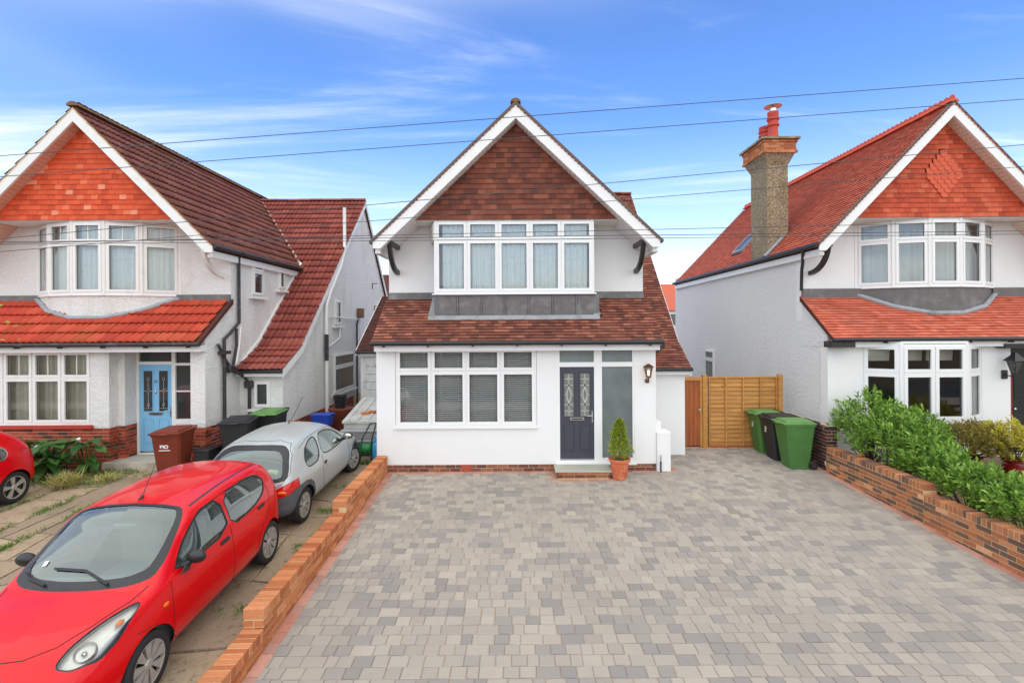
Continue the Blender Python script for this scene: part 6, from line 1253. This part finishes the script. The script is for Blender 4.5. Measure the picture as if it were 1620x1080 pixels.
# ---- darker red car at the far side of the yard
fcuts = [(grow(kd, .03), 'side', 'chrome_trim', sd_), (kd, 'side', 'window', sd_), (grow(kq, .03), 'side', 'rear_chrome_trim', sd_), (kq, 'side', 'quarter_window', sd_), (rw_out, 'back', 'rear_screen_surround', bk), (rw_in, 'back', 'rear_window', bk), (kw_out, 'top', 'screen_surround', up), (kw_in, 'top', 'windscreen', up), (smooth_poly([(-1.62, .80), (-1.40, .86), (-1.3, .93), (-1.45, .95), (-1.6, .90)]), 'side', 'tail_light', lambda f: f.calc_center_median().x < -1.25)]
K5 = [tuple([r[0], r[1]] + [v * 1.0 for v in r[2:3]] + [r[3]] + [r[4]] + [r[5] + .06] + [r[6]] + [r[7] + .09] + [r[8]] + [r[9] + .1, r[10] + .11, r[11] + .115]) for r in KA]
def f_x(root, hit, body, L_):
    mirror_pair(root, .60, .98, .77, L_, 'paint_red'); cabin(root, L_, .68, -.05, -.95, belt=.86)
    h = hit(-.40, .8)
    for s in (1, -1): MB().cbox(-.5, -.32, s * h.y - .01, s * h.y + .018, .78, .82, .01).build('door_handle', 'chrome', root, **L_)
car('red rounded hatchback with silver alloy wheels by the arum lily bed', (-10.05, -2.74, gz(-2.74)), R(-90), K5, 2.45, 'paint_red', fcuts, .325, kse, f_x, 2, wheel_y=.70)
# ============================================================ plants
def leaf_mat(name, cols, rough=.5, trans=.25):
    q = NM(name); rp = q.n('ShaderNodeValToRGB'); cr = rp.color_ramp; n = len(cols)
    for i, c in enumerate(cols):
        e = cr.elements[i] if i < 2 else cr.elements.new(i / (n - 1)); e.position = i / (n - 1); e.color = c
    q.l(q.rnd(), rp.inputs[0]); q.col(rp.outputs[0]); q.set(Roughness=rough, Specular_IOR_Level=.35)
    tr = q.n('ShaderNodeBsdfTranslucent'); q.l(rp.outputs[0], tr.inputs[0]); mx = q.n('ShaderNodeMixShader'); mx.inputs[0].default_value = trans; q.l(q.b.outputs[0], mx.inputs[1]); q.l(tr.outputs[0], mx.inputs[2]); q.l(mx.outputs[0], q.out.inputs[0]); return q.m
M['laurel'] = leaf_mat('laurel_leaf', [rgb(78, 112, 42), rgb(106, 146, 54), rgb(134, 172, 68), rgb(164, 196, 92)], .4); M['gold_leaf'] = leaf_mat('golden_leaf', [rgb(150, 146, 50), rgb(196, 184, 62), rgb(216, 204, 84), rgb(166, 162, 62)]); M['bronze_leaf'] = leaf_mat('bronze_leaf', [rgb(112, 88, 48), rgb(140, 120, 60), rgb(150, 146, 70), rgb(104, 104, 50)])
M['conifer'] = leaf_mat('conifer_leaf', [rgb(96, 122, 34), rgb(138, 160, 46), rgb(176, 190, 62), rgb(204, 208, 92)], .6); M['grass'] = leaf_mat('weed_leaf', [rgb(66, 104, 36), rgb(92, 130, 48), rgb(120, 150, 66), rgb(156, 168, 92)], .6); M['straw'] = leaf_mat('dry_grass', [rgb(150, 160, 84), rgb(186, 180, 110), rgb(206, 190, 130)], .7); M['arum'] = leaf_mat('arum_leaf', [rgb(48, 88, 40), rgb(66, 108, 50), rgb(92, 132, 62)], .35)
M['bark'] = plain('bark', rgb(92, 74, 56), .9, .2, 20)
def leaves(nrng, pos, dirs, length, width, droop=.25):
    """folded two-triangle-pair leaves: base, left, right, tip + raised midrib"""
    n = len(pos); dirs = dirs / (np.linalg.norm(dirs, axis=1, keepdims=True) + 1e-9); up_ = np.tile((0, 0, 1.), (n, 1)); sd = np.cross(dirs, up_); ln = np.linalg.norm(sd, axis=1, keepdims=True); sd = np.where(ln < .05, (1, 0, 0), sd / (ln + 1e-9)); nm = np.cross(sd, dirs)
    rl = nrng.normal(0, .5, n)[:, None]; s2 = sd * np.cos(rl) + nm * np.sin(rl); n2 = np.cross(s2, dirs); L = length * nrng.uniform(.7, 1.25, n)[:, None]; Wd = width * nrng.uniform(.8, 1.2, n)[:, None]
    b = pos; t = pos + dirs * L - n2 * L * droop * .35; m = pos + dirs * L * .5; l = m + s2 * Wd / 2 + n2 * Wd * .18; r = m - s2 * Wd / 2 + n2 * Wd * .18
    V = np.stack([b, l, m, r, t], 1).reshape(-1, 3); F = []
    for i in range(n): k = 5 * i; F += [(k, k + 2, k + 1), (k + 1, k + 2, k + 4), (k, k + 3, k + 2), (k + 2, k + 3, k + 4)]
    return V, F
def mesh_np(name, V, F, mat, parent, kind=None):
    og = W(parent); me = bpy.data.meshes.new(name); me.from_pydata((V - np.array(og)).tolist(), [], F); me.materials.append(M[mat]); o = bpy.data.objects.new(name, me); C.objects.link(o); o.parent = parent
    if kind: o['kind'] = kind
    return o
def shrub(name, label, cat, base, rx, ry, h, nshoot, nleaf, length, width, mat, group, seed, updir=.8, low=.05, stemr=.012):
    g = np.random.default_rng(seed); root = thing(name, label, cat, base, 0, group); b = np.array(base); A = []; Dd = []; stems = MB(); lob = g.normal(size=(7, 3)); lob /= np.linalg.norm(lob, axis=1, keepdims=True)
    for k in range(nshoot):
        d = g.normal(size=3); d[2] = abs(d[2]) * .9 - .15; d /= np.linalg.norm(d); bumpy = 1 + .22 * max(float((lob @ d).max()) - .6, 0) / .4 - .1
        rr = g.uniform(.45, 1.0) ** .5 * bumpy; c = b + np.array((d[0] * rx * rr, d[1] * ry * rr, h * low + h * .42 + d[2] * h * .5 * rr)); ax = d * .6 + np.array((0, 0, updir)) + g.normal(0, .25, 3); ax /= np.linalg.norm(ax); sl = length * 2.2 * g.uniform(.6, 1.2)
        if k % 9 == 0: stems.tube([tuple(b + g.normal(0, .04, 3) * (1, 1, 0)), tuple(b * .4 + c * .6 + (0, 0, -.05)), tuple(c)], [stemr, stemr * .7, stemr * .3], 5)
        q = np.cross(ax, (0.3, .5, .8)); q /= np.linalg.norm(q); q2 = np.cross(ax, q)
        for j in range(nleaf):
            t = (j + .5) / nleaf; a = j * 2.4 + g.uniform(0, .6); out = q * math.cos(a) + q2 * math.sin(a); A.append(c + ax * sl * t); Dd.append(out * (1.15 - .7 * t) + ax * (.35 + .8 * t))
    V, F = leaves(g, np.array(A), np.array(Dd), length, width); mesh_np('crown', V, F, mat, root); stems.build('stem', 'bark', root)
    return root
LG = 'laurel shrubs along the wall'
spec = [(7.45, -.15, .1, .62, .6, 1.42, 'tall laurel shrub rising in front of the angled bay pane'), (7.25, -.95, .08, .5, .6, 1.2, 'laurel shrub second from the white house corner'), (7.85, -.7, .08, .55, .5, 1.28, 'laurel shrub growing right below the black bay sill'), (7.25, -1.9, .04, .45, .6, .92, 'laurel shrub just before the step in the wall'), (7.2, -2.75, .0, .42, .6, .80, 'laurel shrub beside the step in the mixed brick wall'), (7.25, -3.6, -.04, .45, .6, .80, 'laurel shrub just past the wall step, opposite the red pots'), (7.25, -4.5, -.08, .45, .6, .80, 'laurel shrub at the street end of the mixed brick wall')]
for k, (x, y, z, rx, ry, h, lb) in enumerate(spec): shrub('laurel_shrub', lb, 'shrub', (x, y, z), rx, ry, h, 250, 9, .105, .046, 'laurel', LG, 40 + k)
M['red_glaze'] = plain('red_glazed_pot', rgb(150, 30, 26), .25, .1, 6, spec=.6)
for k, (x, y, r, h, mat, lb, pl) in enumerate(((8.95, -.75, .6, .80, 'bronze_leaf', 'bronze-green rounded shrub below the black bay sill', 'red glazed pot under the bronze-green shrub'), (9.7, -1.0, .7, .9, 'gold_leaf', 'golden-leaved shrub in a red pot near the black door', 'red glazed pot nearer the bay window'), (10.4, -1.4, .8, .95, 'gold_leaf', 'large golden-leaved shrub in front of the black door', 'red glazed pot in front of the black door'))):
    p = thing('plant_pot', pl, 'pot', (x, y, .08), 0, 'red glazed pots'); MB().lathe([(.15, 0), (.2, .12), (.23, .26), (.21, .36), (.24, .38), (.24, .41), (.19, .41), (.18, .34)], (x, y, .07), 22).build('body', 'red_glaze', p, True); MB().lathe([(.0001, .36), (.19, .36)], (x, y, .07), 16).build('soil', 'soil', p)
    shrub('garden_shrub', lb, 'shrub', (x, y, .40), r, r * .9, h, 360, 11, .08, .032, mat, 'potted shrubs by the bay', 60 + k, .5, -.16)
# potted conifer by the door
M['terracotta'] = plain('terracotta', rgb(206, 112, 76), .7, .12, 10, .2, 40, dirt=rgb(224, 168, 136), dscale=7, drange=(.5, .75))
PX, PY = 2.06, -.48; pz = gz(PY) + .004
pp = thing('plant_pot', 'terracotta pot with leaf-pattern rim standing by the stone doorstep', 'pot', (PX, PY, pz)); MB().lathe([(.13, 0), (.135, .02), (.19, .35), (.215, .36), (.225, .38), (.225, .42), (.20, .42), (.19, .37)], (PX, PY, pz), 28).build('body', 'terracotta', pp, True); MB().lathe([(.0001, .39), (.195, .385)], (PX, PY, pz), 18).build('soil', 'soil', pp)
for k in range(14):
    a = 2 * math.pi * k / 14
    for s in (1, -1): MB().tube([(PX + math.cos(a) * .142, PY + math.sin(a) * .142, pz + .05), (PX + math.cos(a + s * .12) * .162, PY + math.sin(a + s * .12) * .162, pz + .16), (PX + math.cos(a + s * .0) * .182, PY + math.sin(a) * .182, pz + .28)], .006, 4).build('moulded_leaf', 'terracotta', pp)
cf = thing('conifer', 'small golden-green conical conifer growing in the terracotta pot', 'conifer', (PX, PY, pz + .39)); g = np.random.default_rng(77); A = []; Dd = []
for k in range(900):
    t = g.uniform(0, 1) ** .8; a = g.uniform(0, 2 * math.pi); rr = (.245 * (1 - t) ** .7 * min(1, .55 + t * 3.2) + .012) * g.uniform(.55, 1.08) * (1 + .16 * math.sin(a * 3 + t * 9)); c = np.array((PX + rr * math.cos(a), PY + rr * math.sin(a), pz + .42 + t * .78))
    for j in range(7): o = np.array((math.cos(a), math.sin(a), .9)) + g.normal(0, .55, 3); A.append(c + g.normal(0, .012, 3)); Dd.append(o)
V, F = leaves(g, np.array(A), np.array(Dd), .045, .016); mesh_np('crown', V, F, 'conifer', cf); MB().tube([(PX, PY, pz + .38), (PX, PY, pz + 1.0)], [.018, .006], 6).build('trunk', 'bark', cf)
# arum lilies: every big leaf its own part
def arum(label, x, y, n, seed, flowers):
    rd = random.Random(seed); root = thing('arum_lily', label, 'plant', (x, y, gz(y)), 0, 'arum lilies by the brick wall'); z0 = gz(y) - .03
    for k in range(n):
        a = rd.uniform(-2.9, -.2) if k % 3 else rd.uniform(0, 6.28); ht = rd.uniform(.25, .78); ro = rd.uniform(.1, .45); tip = Vector((x + math.cos(a) * ro, y + math.sin(a) * ro * .8, z0 + ht)); MB().tube([(x + rd.uniform(-.08, .08), y + rd.uniform(-.06, .06), z0), (x + math.cos(a) * ro * .5, y + math.sin(a) * ro * .4, z0 + ht * .7), tuple(tip)], [.014, .011, .007], 5).build('stalk', 'arum', root)
        L = rd.uniform(.32, .55); Wd = L * rd.uniform(.42, .55); d = Vector((math.cos(a), math.sin(a), rd.uniform(-.6, .35))).normalized(); s = d.cross(Vector((0, 0, 1))).normalized(); nn = s.cross(d); m = MB(); N_ = 8; vs = []
        for i in range(N_ + 1):
            t = i / N_; wd = Wd * .5 * (math.sin(math.pi * min(t * 1.15 + .12, 1)) ** .8) * (1 - t ** 6); c = tip + d * (L * (t - .18)) - nn * (L * .35 * t * t); wob = .02 * math.sin(t * 9 + k)
            vs += [c + s * wd + nn * (wd * .3 + wob), c, c - s * wd + nn * (wd * .3 - wob)]
        m.add(vs, [f for i in range(N_) for f in ((3 * i, 3 * i + 1, 3 * i + 4, 3 * i + 3), (3 * i + 1, 3 * i + 2, 3 * i + 5, 3 * i + 4))]); m.build('leaf', 'arum', root, 2, recalc=False)
    for k in range(flowers):
        a = rd.uniform(-2.6, -.5); b = Vector((x + math.cos(a) * .2, y - .12, z0 + rd.uniform(.55, .8))); MB().tube([(x, y, z0), tuple(b)], [.01, .007], 5).build('stalk', 'arum', root); MB().lathe([(.006, 0), (.014, .03), (.028, .08), (.036, .10)], b, 12, (math.cos(a) * .5, -.4, .8)).build('flower', 'sticker', root, True)
arum('large arum lily with broad glossy leaves beside the rounded red car', -9.95, -.15, 32, 3, 2); arum('arum lily with drooping leaves below the red painted sill', -10.6, .0, 26, 4, 0); arum('small arum lily clump below the red brick plinth', -9.35, .02, 16, 5, 1)
# weeds: blades in the joints of the yard
g = np.random.default_rng(5); A = []; Dd = []; Ln = []
def tuft(x, y, n, r, ht): 
    for k in range(n): A.append((x + g.normal(0, r), (yy := y + g.normal(0, r)), gz(yy) - .01)); Dd.append((g.normal(0, .6), g.normal(0, .6), 1.0)); Ln.append(ht * g.uniform(.5, 1.3))
for x0, y0, y1, dens in ((-8.36, -3.2, -.9, 36), (-7.69, -4.1, -1.3, 40), (-6.9, -2.2, .0, 22), (-9.1, -2.0, -.6, 26), (-5.95, -.6, .6, 18), (-8.36, -6, -3.2, 8), (-7.69, -6.5, -4.1, 10)):
    n = int((y1 - y0) * dens * 1.2)
    for k in range(n):
        y = g.uniform(y0, y1)
        if g.uniform() < .25 + .75 * (math.sin(y * 5 + x0) > -.2): tuft(x0 + g.normal(0, .035), y, 6, .025, .08)
for k in range(420): tuft(g.uniform(-11.5, -8.3), g.uniform(-.75, .25), 5, .05, .12)
for k in range(60): tuft(g.uniform(-9.2, -7.4), g.uniform(-.2, .15), 5, .04, .10)
for k in range(36): tuft(-3.15 - abs(g.normal(0, .05)), g.uniform(-5.0, .2), 6, .02, .05)
for x, y, n in ((-3.35, -2.0, 26), (-3.2, -3.3, 14), (-3.3, -4.75, 14), (-3.45, .55, 80), (-3.6, -.9, 10)):
    for k in range(n): tuft(x + g.normal(0, .12), y + g.normal(0, .06), 4, .02, .07 if y < .4 else .16)
A = np.array(A); Dd = np.array(Dd); V, F = leaves(g, A, Dd, .09, .012, .6)
wd = mesh_np('weeds', V, F, 'grass', None, 'stuff'); tag(wd, 'green weeds and grass growing in the cracks of the yard', 'weeds')
def tussock(label, x, y, n, h, r, mat, seed):
    g = np.random.default_rng(seed); root = thing('grass_tussock', label, 'grass', (x, y, gz(y))); a = np.array([(x + g.normal(0, r * .4), y + g.normal(0, r * .4), gz(y) - .01) for k in range(n)]); d = np.array([(g.normal(0, .55), g.normal(0, .5), 1) for k in range(n)]); V, F = leaves(g, a, d, h, .014, .9); mesh_np('blades', V, F, mat, root)
tussock('pale tussock of long grass in front of the arum lilies', -9.05, -.75, 420, .34, .2, 'straw', 4); tussock('low dry grass clump beside the concrete porch step', -8.5, -.45, 160, .2, .2, 'straw', 6)
# twig of a young tree reaching in at the edge of the view
tr = thing('young_tree', 'leafy twigs of a young tree near the red roof tiles, at the yard edge', 'tree', (-8.75, -2.6, gz(-2.6))); g = np.random.default_rng(8)
MB().tube([(-9.4, -2.5, gz(-2.5)), (-9.38, -2.52, 1.5), (-9.3, -2.5, 2.8), (-9.15, -2.5, 3.4)], [.05, .04, .025, .01], 8).build('trunk', 'bark', tr, True)
A = []; Dd = []
for k in range(260): t = g.uniform(); c = np.array((-9.3, -2.5, 3.1)) + g.normal(0, 1, 3) * (.24, .28, .22); A.append(c); Dd.append(c - np.array((-9.3, -2.5, 3.0)) + g.normal(0, .2, 3))
V, F = leaves(g, np.array(A), np.array(Dd), .085, .034); mesh_np('crown', V, F, 'laurel', tr)
# a few fallen yellow leaves on the coping
M['yellow_leaf'] = leaf_mat('fallen_leaf', [rgb(232, 176, 40), rgb(214, 150, 36)])
for k, (x, y, z, lb) in enumerate(((6.75, -.75, .53, 'fallen yellow leaf on the coping under the laurels'), (6.72, -.88, .53, 'fallen yellow leaf on the coping under the laurels'), (6.74, -1.25, .53, 'fallen yellow leaf on the coping under the laurels'))):
    V, F = leaves(g, np.array([(x, y, z)]), np.array([(.6, -1 + k * .7, .12)]), .12, .05); m = MB(); m.v = [tuple(p) for p in V]; m.f = F; one(m, 'fallen_leaf', 'yellow_leaf', lb, 'leaf', 'fallen yellow leaves')
